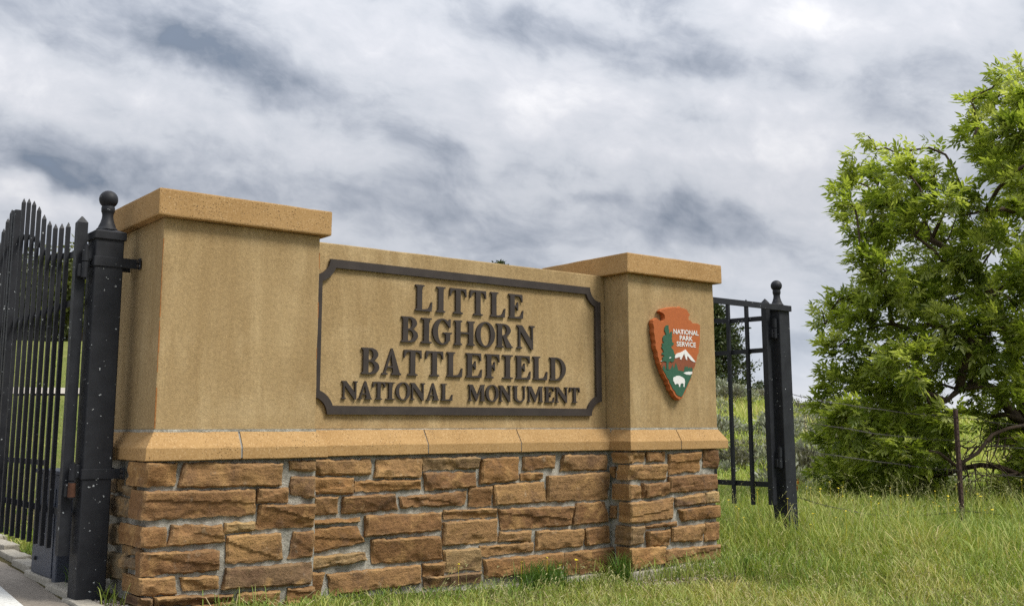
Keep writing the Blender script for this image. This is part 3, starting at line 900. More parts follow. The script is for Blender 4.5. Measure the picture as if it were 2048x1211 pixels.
# ------------------------------------------------------------------ border frame and raised letters
YB = YP - 0.012
def arc(cx, cz, r_, a0, a1, n=14):
    return [(cx + r_ * math.cos(R(a0 + (a1 - a0) * i / n)), cz + r_ * math.sin(R(a0 + (a1 - a0) * i / n))) for i in range(n + 1)]
fx0, fx1, fz0, fz1 = 0.962, 3.256, Z0 + 0.087, Z0 + 1.0005
ro, ri, bw = 0.100, 0.146, 0.0505
outer = arc(fx0, fz0, ro, 0, 90)[::-1] and []
outer = [*arc(fx0, fz0, ro, 90, 0), *arc(fx1, fz0, ro, 180, 90), *arc(fx1, fz1, ro, 270, 180), *arc(fx0, fz1, ro, 0, -90)]
k = math.degrees(math.asin(bw / ri))
inner = [*arc(fx0, fz0, ri, 90 - k, k), *arc(fx1, fz0, ri, 180 - k, 90 + k), *arc(fx1, fz1, ri, 270 - k, 180 + k), *arc(fx0, fz1, ri, -k, -90 + k)]
fr = plate('border_frame', [outer, inner], (0, YB + .006, 0), (1, 0, 0), (0, 0, 1), (0, -1, 0), 0.015, 'bronze', wall)
fr['label'] = 'dark bronze border frame with scooped corners'

T_, S_, B_ = 0.058, 0.25, 0.045
def ell(cx, cy, rx, ry, a0, a1, n=22):
    return [(cx + rx * math.cos(R(a0 + (a1 - a0) * i / n)), cy + ry * math.sin(R(a0 + (a1 - a0) * i / n))) for i in range(n + 1)]
def feet(l, r_, x0, x1, top=False):
    """serif at the base (or head) of a stem, traversed left to right at the base"""
    if not top:
        return [(l, T_ + B_), (l - B_ * .5, T_ + .012), (x0, T_), (x0, 0), (x1, 0), (x1, T_), (r_ + B_ * .5, T_ + .012), (r_, T_ + B_)]
    return [(r_, 1 - T_ - B_), (r_ + B_ * .5, 1 - T_ - .012), (x1, 1 - T_), (x1, 1), (x0, 1), (x0, 1 - T_), (l - B_ * .5, 1 - T_ - .012), (l, 1 - T_ - B_)]
def glyph(ch, w, s=S_):
    o_ = .075
    l, r_ = o_, o_ + s
    if ch == 'I':
        c_ = w / 2; return [feet(c_ - s / 2, c_ + s / 2, 0, w) + feet(c_ - s / 2, c_ + s / 2, 0, w, True)]
    topL = [(0, 1), (0, 1 - T_), (l - B_ * .5, 1 - T_ - .012), (l, 1 - T_ - B_)]
    if ch == 'L':
        return [[(l, T_ + B_), (l - B_ * .5, T_ + .012), (0, T_), (0, 0), (w - .035, 0), (w, .36), (w - .05, .36), (w - .11, .20), (w - .2, .10), (r_ + .1, .072), (r_, .07), (r_, 1 - T_ - B_), (r_ + B_ * .5, 1 - T_ - .012), (r_ + .10, 1 - T_), (r_ + .10, 1)] + topL]
    if ch == 'T':
        c_ = w / 2; l, r_ = c_ - s / 2, c_ + s / 2
        return [feet(l, r_, l - .11, r_ + .11) + [(r_, .925), (w - .17, .915), (w - .085, .84), (w - .045, .68), (w, .68), (w - .012, 1), (.012, 1), (0, .68), (.045, .68), (.085, .84), (.17, .915), (l, .925)]]
    if ch == 'E':
        return [[(l, T_ + B_), (l - B_ * .5, T_ + .012), (0, T_), (0, 0), (w - .035, 0), (w, .34), (w - .045, .34), (w - .1, .19), (w - .19, .09), (r_ + .06, .072), (r_, .07), (r_, .472), (r_ + .07, .465), (r_ + .12, .425), (r_ + .15, .33), (r_ + .195, .33), (r_ + .195, .68), (r_ + .15, .68), (r_ + .12, .59), (r_ + .07, .545), (r_, .54),
                 (r_, .93), (r_ + .06, .928), (w - .21, .91), (w - .13, .83), (w - .085, .69), (w - .04, .69), (w - .055, 1)] + topL]
    if ch == 'F':
        return [feet(l, r_, 0, r_ + .11) + [(r_, .46), (r_ + .07, .452), (r_ + .12, .41), (r_ + .15, .31), (r_ + .195, .31), (r_ + .195, .68), (r_ + .15, .68), (r_ + .12, .585), (r_ + .07, .54), (r_, .535),
                 (r_, .93), (r_ + .06, .928), (w - .18, .91), (w - .09, .82), (w - .045, .67), (w, .67), (w - .015, 1)] + topL]
    if ch == 'H':
        l2, r2 = w - o_ - s, w - o_
        return [feet(l, r_, 0, r_ + o_) + [(r_, .465), (l2, .465)] + feet(l2, r2, l2 - o_, w) + feet(l2, r2, l2 - o_, w, True) + [(l2, .54), (r_, .54)] + feet(l, r_, 0, r_ + o_, True)]
    if ch == 'N':
        return [[(0, 0), (.27, 0), (.27, T_), (.185, T_ + .03), (.178, .74), (w - .21, -.02), (w - .09, -.02), (w - .09, 1 - T_ - .03), (w, 1 - T_), (w, 1), (w - .27, 1), (w - .27, 1 - T_), (w - .178, 1 - T_ - .03), (w - .178, .37), (.275, 1), (0, 1), (0, 1 - T_), (.09, 1 - T_ - .06), (.09, T_ + .03), (0, T_)]]
    if ch == 'M':
        l2, r2 = w - .07 - s * .95, w - .07
        return [[(0, 0), (.25, 0), (.25, T_), (.168, T_ + .03), (.162, .76), (w * .46, 0), (w * .5, 0), (l2, .80), (l2, T_ + .03), (l2 - .07, T_), (l2 - .07, 0), (w, 0), (w, T_), (r2 + .01, T_ + .03), (r2, 1 - T_ - .03), (w, 1 - T_), (w, 1), (l2 - .01, 1), (w * .545, .36), (.31, 1), (0, 1), (0, 1 - T_), (.082, 1 - T_ - .05), (.082, T_ + .03), (0, T_)]]
    if ch == 'U':
        l2, r2 = w - .165, w - .08
        return [[(0, 1), (0, 1 - T_), (l, 1 - T_ - .04)] + ell((l + r2) / 2, .3, (r2 - l) / 2, .32, 180, 360) + [(r2, 1 - T_ - .04), (w, 1 - T_), (w, 1), (l2 - .085, 1), (l2 - .085, 1 - T_), (l2, 1 - T_ - .04)] + ell((r_ + l2) / 2, .3, (l2 - r_) / 2, .235, 0, -180) + [(r_, 1 - T_ - .04), (r_ + .07, 1 - T_), (r_ + .07, 1)]]
    if ch == 'A':
        ax, ay = w * .475, .79
        def li(y): t__ = (y - (T_ + .03)) / (ay - T_ - .03); return .17 + (ax - .17) * t__
        def ri_(y): t__ = (y - (T_ + .03)) / (ay - T_ - .03); return (w - .365) + (ax - (w - .365)) * t__
        return [[(0, 0), (.26, 0), (.26, T_), (.17, T_ + .03), (li(.27), .27), (ri_(.27), .27), (w - .365, T_ + .03), (w - .44, T_), (w - .44, 0), (w, 0), (w, T_), (w - .065, T_ + .03), (w * .55, 1.02), (w * .47, 1.02), (.082, T_ + .03), (0, T_)],
                [(li(.335), .335), (ri_(.335), .335), (ax, ay)]]
    if ch == 'O':
        return [ell(w / 2, .5, w / 2, .525, 0, 354, 40), ell(w / 2, .5, w / 2 - s * 1.0, .465, 0, 354, 40)]
    if ch == 'D':
        c_ = w * .40
        return [[(l, T_ + B_), (l - B_ * .5, T_ + .012), (0, T_), (0, 0)] + ell(c_, .5, w - c_, .5, -90, 90) + topL,
                [(r_, .07)] + ell(c_ + .02, .5, w - s * 1.02 - c_ - .02, .43, -90, 90) + [(r_, .93)]]
    if ch == 'B':
        c_ = w * .50
        return [[(l, T_ + B_), (l - B_ * .5, T_ + .012), (0, T_), (0, 0)] + ell(c_, .267, w - c_, .267, -90, 80, 14) + ell(c_, .755, w * .93 - c_, .245, -70, 90, 14) + topL,
                [(r_, .065)] + ell(c_ - .03, .27, w - s * .98 - c_ + .03, .205, -90, 90, 12) + [(r_, .475)],
                [(r_, .54)] + ell(c_ - .03, .738, w * .93 - s * .95 - c_ + .03, .195, -90, 90, 12) + [(r_, .933)]]
    if ch == 'R':
        c_ = w * .44
        return [feet(l, r_, 0, r_ + .08) + [(r_, .455), (r_ + .05, .455), (w - .335, 0), (w, 0), (w, T_), (w - .06, T_ + .015), (w * .60, .475)] + ell(c_, .735, w * .88 - c_, .265, -62, 90, 14) + topL,
                [(r_, .525)] + ell(c_ - .02, .73, w * .88 - s * .95 - c_ + .02, .205, -90, 90, 12) + [(r_, .935)]]
    if ch == 'G':
        cx_, rx = w * .5, w * .5
        r3, l3 = w - .085, w - .085 - s * .92
        return [ell(cx_, .5, rx, .525, 58, 318, 34) + [(r3, .14), (r3, .385), (r3 + .02, .41), (w, .425), (w, .48), (l3 - .13, .48), (l3 - .13, .425), (l3 - .02, .41), (l3, .385), (l3, .10)] +
                ell(cx_ + .02, .5, rx - s * 1.0, .465, 300, 62, 30) + [(w - .115, .67), (w - .07, .67), (w - .065, 1.015), (w - .11, 1.015), (w - .15, .955)]]
ROWS = [('LITTLE', .735, .9, [(1.666,1.797),(1.826,1.897),(1.93,2.065),(2.091,2.226),(2.258,2.387),(2.413,2.543)]),
 ('BIGHORN', .5335, .693, [(1.565,1.691),(1.712,1.794),(1.799,1.95),(1.967,2.133),(2.14,2.299),(2.307,2.449),(2.484,2.641)]),
 ('BATTLEFIELD', .328, .4865, [(1.287,1.414),(1.429,1.57),(1.586,1.721),(1.749,1.885),(1.91,2.036),(2.06,2.193),(2.218,2.338),(2.362,2.45),(2.472,2.605),(2.623,2.754),(2.773,2.922)]),
 ('NATIONALMONUMENT', .1775, .284, [(1.157,1.268),(1.268,1.367),(1.368,1.458),(1.461,1.528),(1.532,1.64),(1.638,1.748),(1.757,1.855),(1.868,1.959),(2.081,2.216),(2.221,2.329),(2.331,2.437),(2.451,2.561),(2.574,2.712),(2.728,2.815),(2.822,2.94),(2.953,3.051)])]
for word, z0, z1, xs in ROWS:
    h = z1 - z0
    for ch, (a, b_) in zip(word, xs):
        s_ = .228 if h > .12 else .215
        if ch == 'I': s_ = min(s_ + .01, (b_ - a) / h - .14)
        lp = [[(x * h, y * h) for x, y in lo_] for lo_ in glyph(ch, (b_ - a - .003) / h, s_)]
        plate('letter', lp, (a + .003, YB + .009, Z0 + z0), (1, 0, 0), (0, 0, 1), (0, -1, 0), 0.0115, 'bronze', wall)
# ------------------------------------------------------------------ arrowhead emblem on the second pillar
EM = {
'outline': [(3.597,1.733),(3.622,1.751),(3.657,1.759),(3.699,1.767),(3.759,1.775),(3.787,1.771),(3.81,1.78),(3.829,1.774),(3.852,1.771),(3.883,1.764),(3.897,1.744),(3.914,1.732),(3.897,1.715),(3.897,1.694),(3.923,1.686),(3.938,1.669),(3.972,1.669),(4.001,1.668),(4.022,1.658),(4.02,1.619),(4.015,1.586),(4.017,1.554),(4.006,1.508),(3.998,1.482),(3.999,1.456),(3.981,1.43),(3.972,1.397),(3.959,1.371),(3.953,1.352),(3.93,1.325),(3.923,1.3),(3.909,1.274),(3.899,1.248),(3.879,1.229),(3.872,1.206),(3.852,1.184),(3.839,1.158),(3.822,1.142),(3.806,1.12),(3.775,1.106),(3.743,1.119),(3.718,1.141),(3.708,1.162),(3.683,1.177),(3.678,1.202),(3.66,1.22),(3.658,1.239),(3.635,1.257),(3.625,1.28),(3.611,1.292),(3.601,1.321),(3.588,1.345),(3.576,1.364),(3.573,1.388),(3.56,1.406),(3.56,1.437),(3.544,1.461),(3.537,1.486),(3.543,1.505),(3.532,1.529),(3.534,1.554),(3.524,1.579),(3.528,1.61),(3.518,1.641),(3.523,1.663),(3.541,1.676),(3.562,1.682),(3.586,1.669),(3.608,1.662),(3.632,1.666),(3.643,1.685),(3.642,1.711),(3.626,1.723)] ,
'tree': [(3.669,1.64),(3.675,1.631),(3.672,1.612),(3.679,1.603),(3.676,1.584),(3.689,1.578),(3.697,1.593),(3.708,1.595),(3.711,1.584),(3.705,1.57),(3.71,1.554),(3.7,1.544),(3.709,1.537),(3.707,1.519),(3.724,1.511),(3.724,1.501),(3.708,1.494),(3.693,1.481),(3.719,1.46),(3.726,1.437),(3.738,1.425),(3.726,1.402),(3.722,1.381),(3.699,1.37),(3.684,1.38),(3.67,1.37),(3.663,1.367),(3.662,1.335),(3.664,1.317),(3.639,1.319),(3.643,1.371),(3.625,1.375),(3.609,1.377),(3.589,1.369),(3.597,1.383),(3.609,1.39),(3.599,1.402),(3.619,1.409),(3.616,1.42),(3.593,1.423),(3.6,1.436),(3.617,1.44),(3.612,1.455),(3.594,1.476),(3.606,1.486),(3.599,1.501),(3.625,1.509),(3.61,1.521),(3.609,1.546),(3.624,1.562),(3.639,1.567),(3.648,1.56),(3.641,1.582),(3.629,1.6),(3.634,1.621),(3.648,1.635)] ,
'snow': [(3.734,1.42),(3.76,1.438),(3.802,1.448),(3.826,1.458),(3.85,1.47),(3.872,1.451),(3.904,1.426),(3.927,1.408),(3.956,1.382),(3.931,1.384),(3.903,1.395),(3.883,1.413),(3.871,1.425),(3.864,1.415),(3.865,1.393),(3.851,1.399),(3.84,1.424),(3.834,1.44),(3.82,1.423),(3.8,1.394),(3.786,1.398),(3.793,1.412),(3.773,1.412),(3.752,1.405),(3.734,1.402)] ,
'mountain': [(3.605,1.368),(3.643,1.369),(3.67,1.367),(3.698,1.37),(3.722,1.381),(3.734,1.402),(3.752,1.405),(3.773,1.412),(3.793,1.412),(3.786,1.398),(3.8,1.394),(3.82,1.423),(3.834,1.44),(3.84,1.424),(3.851,1.399),(3.865,1.393),(3.864,1.415),(3.871,1.425),(3.883,1.413),(3.903,1.395),(3.931,1.384),(3.956,1.382),(3.951,1.361),(3.927,1.328),(3.824,1.309),(3.764,1.317),(3.743,1.37),(3.719,1.325),(3.687,1.324),(3.664,1.317),(3.632,1.322),(3.607,1.324),(3.593,1.355)] ,
'meadow': [(3.601,1.324),(3.62,1.35),(3.632,1.322),(3.664,1.317),(3.687,1.324),(3.708,1.356),(3.719,1.325),(3.743,1.37),(3.759,1.339),(3.764,1.317),(3.824,1.309),(3.84,1.351),(3.854,1.342),(3.868,1.349),(3.877,1.333),(3.892,1.346),(3.9,1.331),(3.91,1.344),(3.924,1.327),(3.914,1.296),(3.903,1.27),(3.893,1.254),(3.873,1.229),(3.858,1.203),(3.833,1.171),(3.816,1.146),(3.797,1.125),(3.762,1.132),(3.739,1.144),(3.726,1.166),(3.704,1.181),(3.687,1.208),(3.67,1.227),(3.666,1.245),(3.644,1.263),(3.633,1.285),(3.618,1.3)] ,
'lake': [(3.822,1.297),(3.843,1.305),(3.876,1.31),(3.917,1.31),(3.914,1.296),(3.889,1.286),(3.852,1.288)] ,
'bison': [(3.708,1.256),(3.717,1.265),(3.735,1.269),(3.749,1.276),(3.777,1.276),(3.804,1.268),(3.827,1.256),(3.833,1.237),(3.828,1.215),(3.826,1.197),(3.814,1.197),(3.817,1.216),(3.808,1.224),(3.788,1.22),(3.782,1.211),(3.778,1.196),(3.768,1.196),(3.765,1.213),(3.751,1.219),(3.738,1.216),(3.733,1.211),(3.724,1.216),(3.718,1.228),(3.709,1.237)] ,
'rock': [(3.67,1.404),(3.69,1.41),(3.691,1.403),(3.673,1.398)] ,
'rock2': [(3.585,1.375),(3.603,1.383),(3.613,1.379),(3.605,1.373)] ,

}
em = thing('arrowhead_emblem', 'brown arrowhead shaped emblem plaque with tree, mountain and white bison on pillar', 'emblem', (3.77, Y2 - .02, 1.44))
EY = Y2 - 0.047
def emblem_body():
    ol = EM['outline']; n = len(ol)
    bm = bmesh.new()
    cxm = sum(a for a, _ in ol) / n; czm = sum(b_ for _, b_ in ol) / n
    rings = []
    for lvl, (dy, sc) in enumerate(((0.0, 1.0), (0.007, 1.012), (0.018, 1.024), (0.032, 1.020), (0.0435, 1.008))):
        ring = []
        for i, (a, b_) in enumerate(ol):
            k = 1 + (sc - 1) * (1 + .8 * noise.noise(Vector((i * .9, lvl * .6, 3))))
            ring.append(bm.verts.new((cxm + (a - cxm) * k, EY + dy, czm + (b_ - czm) * k)))
        rings.append(ring)
    ed = [bm.edges.new((rings[0][i], rings[0][(i + 1) % n])) for i in range(n)]
    bmesh.ops.triangle_fill(bm, edges=ed, use_beauty=True)
    for r0, r1 in zip(rings, rings[1:]):
        for i in range(n):
            j = (i + 1) % n
            bm.faces.new((r0[i], r0[j], r1[j], r1[i]))
    return link('plaque', bm_mesh('plaque', bm), em, ('emblem_brown',))
emblem_body()
def inlay(name, key, lift, m_, label=None):
    o = plate(name, [EM[key]], (0, EY, 0), (1, 0, 0), (0, 0, 1), (0, -1, 0), lift, m_, em)
    if label: o['label'] = label
    return o
inlay('mountain_inlay', 'mountain', .0022, 'emblem_mountain', 'dark red brown mountain slope')
inlay('meadow_inlay', 'meadow', .0034, 'emblem_green', 'dark green meadow')
inlay('snow_inlay', 'snow', .0044, 'emblem_white', 'white snow cap of the mountain')
inlay('lake_inlay', 'lake', .0046, 'emblem_white', 'white lake')
inlay('bison_inlay', 'bison', .0060, 'emblem_white', 'white bison')
inlay('tree_inlay', 'tree', .0058, 'emblem_green', 'tall dark green tree')
inlay('rock_inlay', 'rock', .0066, 'emblem_white'); inlay('rock_inlay', 'rock2', .0048, 'emblem_white')
def text_line(s, x0, x1, zb, h):
    cu = bpy.data.curves.new('lettering', 'FONT')
    cu.body = s; cu.size = 1.0; cu.resolution_u = 3
    cu.offset = 0.022; cu.extrude = 0.0
    tmp = bpy.data.objects.new('lettering', cu); COL.objects.link(tmp)
    bpy.context.view_layer.update()
    dg = bpy.context.evaluated_depsgraph_get()
    me = bpy.data.meshes.new_from_object(tmp.evaluated_get(dg))
    bpy.data.objects.remove(tmp); bpy.data.curves.remove(cu)
    co = np.array([v.co[:] for v in me.vertices])
    mn, mx = co.min(0), co.max(0)
    for v in me.vertices:
        a = x0 + (v.co.x - mn[0]) / (mx[0] - mn[0]) * (x1 - x0)
        b_ = zb + (v.co.y - mn[1]) / (mx[1] - mn[1]) * h
        v.co = (a, EY - .0022, b_)
    me.name = 'lettering'
    me.materials.clear()
    o = link('lettering', me, em, ('emblem_white',))
    o['label'] = 'white painted word on the emblem'
text_line('NATIONAL', 3.727, 4.000, 1.580, .036)
text_line('PARK', 3.792, 3.934, 1.5355, .036)
text_line('SERVICE', 3.758, 3.965, 1.4905, .036)

# ------------------------------------------------------------------ gate posts
def lathe(bm, prof, cx_, cy_, n=28):
    rings = []
    for r_, z in prof:
        if r_ < 1e-5: rings.append([bm.verts.new((cx_, cy_, z))])
        else: rings.append([bm.verts.new((cx_ + r_ * math.cos(2 * math.pi * k / n), cy_ + r_ * math.sin(2 * math.pi * k / n), z)) for k in range(n)])
    for a, b_ in zip(rings, rings[1:]):
        for k in range(n):
            q = (k + 1) % n
            if len(a) == 1: bm.faces.new((a[0], b_[q], b_[k]))
            elif len(b_) == 1: bm.faces.new((a[k], a[q], b_[0]))
            else: bm.faces.new((a[k], a[q], b_[q], b_[k]))
def hinge(parent, x, y, z, flip=1, rusty=False):
    bm = bmesh.new()
    tube(bm, [(x, y, z - .085), (x, y, z - .003)], [.018, .018], 14)
    tube(bm, [(x, y, z + .003), (x, y, z + .085)], [.018, .018], 14)
    tube(bm, [(x, y, z - .095), (x, y, z + .095)], [.008, .008], 8)
    bbox(bm, min(x, x + flip * .075), max(x, x + flip * .075), y - .012, y + .004, z + .012, z + .082, .006, 2)
    bbox(bm, x - .03, x + .004, y + .004, y + .075, z - .08, z - .012, .004, 2)
    o = link('hinge', bm_mesh('hinge', bm), parent, ('iron',))
    if rusty:
        bm = bmesh.new(); tube(bm, [(x, y, z - .080), (x, y, z - .010)], [.0195, .0195], 14)
        link('rust_band', bm_mesh('rust_band', bm), o, ('rust',))
def gate_post(x0, y0, base, label, straps):
    w = 0.147; ztop = Z0 + 1.015
    g = thing('gate_post', label, 'post', (x0 + w / 2, y0 + w / 2, base), 'black gate posts beside the sign wall')
    box_obj('shaft', x0, x0 + w, y0, y0 + w, base - .25, ztop, 'iron', g, .008, 3)
    bm = bmesh.new()
    cx_, cy_ = x0 + w / 2, y0 + w / 2; e = w / 2 + .009
    bbox(bm, cx_ - e, cx_ + e, cy_ - e, cy_ + e, ztop - .012, ztop + .032, .004, 2)
    vs = [bm.verts.new((cx_ + sx * e * .96, cy_ + sy * e * .96, ztop + .031)) for sx, sy in ((-1, -1), (1, -1), (1, 1), (-1, 1))]
    tp = [bm.verts.new((cx_ + sx * .045, cy_ + sy * .045, ztop + .047)) for sx, sy in ((-1, -1), (1, -1), (1, 1), (-1, 1))]
    for k in range(4): bm.faces.new((vs[k], vs[(k + 1) % 4], tp[(k + 1) % 4], tp[k]))
    bm.faces.new(tp)
    link('cap', bm_mesh('cap', bm), g, ('iron',))
    zb = ztop + .044
    prof = [(0.0, zb), (.054, zb), (.056, zb + .006), (.052, zb + .012), (.047, zb + .016), (.044, zb + .026), (.036, zb + .045), (.030, zb + .068), (.0285, zb + .085), (.031, zb + .100), (.0345, zb + .105), (.035, zb + .128), (.033, zb + .132)]
    bc, br = zb + .174, .0490
    prof += [(br * math.cos(R(a)), bc + br * math.sin(R(a))) for a in range(-48, 90, 8)] + [(0.0, bc + br)]
    bm = bmesh.new(); lathe(bm, prof, cx_, cy_)
    f = link('finial', bm_mesh('finial', bm, True), g, ('iron',)); f.data.set_sharp_from_angle(angle=R(40))
    for z, x_end in straps:
        bm = bmesh.new()
        t_ = .006
        bbox(bm, x0 - t_, x_end, y0 - t_, y0 - .0005, z - .026, z + .026, .002, 1)
        bbox(bm, x0 - t_, x0 - .0005, y0 + .0005, y0 + w + t_, z - .026, z + .026, .002, 1)
        bbox(bm, x0 + .001, x_end, y0 + w + .0005, y0 + w + t_, z - .026, z + .026, .002, 1)
        s = 1 if x_end > x0 else -1
        bbox(bm, x_end - .012, x_end - .004, y0 - .035, y0 - t_ - .001, z - .03, z + .03, .002, 1)
        st = link('strap', bm_mesh('strap', bm), g, ('iron',))
        for dz in (-.012, .012):
            bm = bmesh.new(); tube(bm, [(x_end - .024, y0 - .022, z + dz), (x_end - .010, y0 - .022, z + dz)], [.009, .009], 6)
            link('bolt', bm_mesh('bolt', bm), st, ('wire_steel',))
    return g
PX, PY = -0.236, 0.335
gate_post(PX, PY, ground_z(PX + .07, PY + .07), 'black steel gate post with ball finial strapped to the pillar by the road', [(Z0 + .883, -.002), (Z0 - .222, -.030)])
QX, QY = 5.487, 0.28
gp2 = gate_post(QX, QY, ground_z(QX + .07, QY + .07), 'black steel gate post with ball finial beside the barbed wire fence', [])
bm = bmesh.new(); bbox(bm, XR - .02, QX + .15, QY - .022, QY - .010, Z0 + 1.002, Z0 + 1.052, .002, 1)
link('tie_bar', bm_mesh('tie_bar', bm), gp2, ('iron',))
bm = bmesh.new(); bbox(bm, QX - .04, QX + .19, QY - .06, QY + .21, -.12, ground_z(QX, QY) + .02, .01, 2)
link('footing', bm_mesh('footing', bm), gp2, ('concrete',))

# ------------------------------------------------------------------ gate leaves of pointed pickets
def picket(parent, name, x, y, w, z0, z1, tip, wy=None):
    wy = wy or w
    bm = bmesh.new()
    vs = []
    for z, k in ((z0, 1), (z1 - tip, 1)):
        vs.append([bm.verts.new((x + sx * w / 2 * k, y + sy * wy / 2 * k, z)) for sx, sy in ((-1, -1), (1, -1), (1, 1), (-1, 1))])
    tp = [bm.verts.new((x + sx * w * .06, y + sy * wy * .06, z1)) for sx, sy in ((-1, -1), (1, -1), (1, 1), (-1, 1))]
    vs.append(tp)
    for a, b_ in zip(vs, vs[1:]):
        for k in range(4): bm.faces.new((a[k], a[(k + 1) % 4], b_[(k + 1) % 4], b_[k]))
    bm.faces.new(vs[0][::-1]); bm.faces.new(tp)
    return link(name, bm_mesh(name, bm), parent, ('iron',))
def rail(parent, x, pts, h=.034, w=.012):
    bm = bmesh.new(); rings = []
    for y, z in pts:
        rings.append([bm.verts.new((x + a, y, z + b_)) for a, b_ in ((-w / 2, -h / 2), (w / 2, -h / 2), (w / 2, h / 2), (-w / 2, h / 2))])
    for a, b_ in zip(rings, rings[1:]):
        for k in range(4): bm.faces.new((a[k], a[(k + 1) % 4], b_[(k + 1) % 4], b_[k]))
    bm.faces.new(rings[0][::-1]); bm.faces.new(rings[-1])
    return link('rail', bm_mesh('rail', bm), parent, ('iron',))
GX = -0.285
ZB = Z0 - .612
lf = thing('gate_leaf', 'black picket gate leaf with arched top hinged to the post by the road', 'gate', (GX, .44, ZB), 'black picket gate leaves')
picket(lf, 'stile', GX, .44, .052, Z0 - .628, Z0 + 1.130, .035)
ys = [.692 + .1295 * k for k in range(9)]
zs = [1.137, 1.151, 1.169, 1.207, 1.266, 1.337, 1.394, 1.431, 1.455]
for y, z in zip(ys, zs): picket(lf, 'picket', GX, y, .0215, ZB, Z0 + z, .028)
picket(lf, 'stile', GX, 1.862, .040, Z0 - .66, Z0 + 1.405, .004)
top_pts = [(.44, Z0 + .945)] + [(y, Z0 + z - (.185 if i < 3 else .20 + .006 * i)) for i, (y, z) in enumerate(zip(ys, zs))] + [(1.862, Z0 + 1.22)]
rail(lf, GX + .018, top_pts)
rail(lf, GX + .018, [(.44, Z0 + .680), (1.862, Z0 + .680)])
rail(lf, GX + .018, [(.44, Z0 - .420), (1.862, Z0 - .420)])
rail(lf, GX + .030, [(.95, Z0 - .178), (1.95, Z0 - .178)], .030, .02)
hinge(lf, PX - .036, PY + .045, Z0 + .880); hinge(lf, PX - .036, PY + .045, Z0 - .255, rusty=True)
lf2 = thing('gate_leaf', 'black picket gate leaf continuing beyond the tall meeting stile, cut by the picture edge', 'gate', (GX, 1.91, ZB), 'black picket gate leaves')
picket(lf2, 'stile', GX, 1.925, .040, Z0 - .66, Z0 + 1.41, .004)
ys2 = [2.027 + .097 * k for k in range(13)]
zs2 = [1.434, 1.392, 1.336, 1.262, 1.21, 1.17, 1.15, 1.14, 1.135, 1.13, 1.13, 1.13, 1.13]
for y, z in zip(ys2, zs2): picket(lf2, 'picket', GX, y, .0215, ZB, Z0 + z, .028)
picket(lf2, 'stile', GX, 3.33, .052, Z0 - .88, Z0 + 1.13, .035)
rail(lf2, GX + .018, [(1.925, Z0 + 1.22)] + [(y, Z0 + z - .2) for y, z in zip(ys2, zs2)] + [(3.33, Z0 + .93)])
rail(lf2, GX + .018, [(1.925, Z0 + .680), (3.33, Z0 + .680)]); rail(lf2, GX + .018, [(1.925, Z0 - .42), (3.33, Z0 - .42)])
HX = 5.425
lf3 = thing('gate_leaf', 'black picket gate leaf behind the emblem pillar, hinged to the far post', 'gate', (HX, .38, Z0 - .65), 'black picket gate leaves')
picket(lf3, 'stile', HX, .378, .052, Z0 - .645, Z0 + 1.11, .035)
ys3 = [.585 + .208 * k for k in range(6)]
zs3 = [1.125, 1.13, 1.16, 1.22, 1.29, 1.33]
for y, z in zip(ys3, zs3): picket(lf3, 'picket', HX, y, .028, Z0 - .655, Z0 + z, .028)
picket(lf3, 'stile', HX, 1.80, .052, Z0 - .95, Z0 + 1.34, .004)
rail(lf3, HX + .018, [(.378, Z0 + .943), (.80, Z0 + .95), (1.0, Z0 + .97), (1.21, Z0 + 1.02), (1.8, Z0 + 1.14)], .042)
rail(lf3, HX + .018, [(.378, Z0 + .667), (1.80, Z0 + .667)], .04); rail(lf3, HX + .018, [(.378, Z0 - .478), (1.80, Z0 - .478)], .045)
hinge(lf3, QX - .024, QY + .035, Z0 + .850); hinge(lf3, QX - .024, QY + .035, Z0 - .250)

# ------------------------------------------------------------------ gate operator cabinet
cb = thing('control_cabinet', 'blue grey metal gate control cabinet behind the open gate pickets', 'cabinet', (-.03, 1.12, .05))
rough_box('body', -.195, .13, .86, 1.36, -.02, Z0 - .245, 'cabinet_grey', cb, (3, 4, 4), .0015, 6, .008)
rough_box('lid', -.205, .14, .85, 1.37, Z0 - .2445, Z0 - .222, 'cabinet_grey', cb, (3, 4, 1), .001, 6, .006)
bm = bmesh.new(); bbox(bm, -.2, -.1965, .93, 1.29, .10, .58, .001, 1)
dr = link('door', bm_mesh('door', bm), cb, ('cabinet_grey',))
bm = bmesh.new(); tube(bm, [(-.2, 1.24, .18), (-.212, 1.24, .18)], [.012, .010], 10)
link('latch', bm_mesh('latch', bm), dr, ('iron',))

# red road sign seen at the picture edge through the gate
sg = thing('road_sign', 'red octagonal road sign seen beyond the gate at the picture edge', 'sign', (3.40, 20.9, ground_z(3.4, 20.9)))
sx, sy, sz = 3.42, 20.9, 3.115
ux_ = Vector((.966, -.26, 0))
oc = [(.375 * math.cos(R(22.5 + 45 * k)), .375 * math.sin(R(22.5 + 45 * k))) for k in range(8)]
plate('face', [oc], (sx, sy, sz), ux_, (0, 0, 1), Vector((-.26, -.966, 0)), .004, 'sign_red', sg)
plate('backing', [[(a * 1.06, b_ * 1.06) for a, b_ in oc]], Vector((sx, sy, sz)) + Vector((.26, .966, 0)) * .004, ux_, (0, 0, 1), Vector((-.26, -.966, 0)), .003, 'emblem_white', sg)
bm = bmesh.new(); tube(bm, [(sx + .012, sy + .05, ground_z(sx, sy) - .3), (sx + .012, sy + .05, sz + .35)], [.03, .03], 8)
link('post', bm_mesh('post', bm), sg, ('wire_steel',))

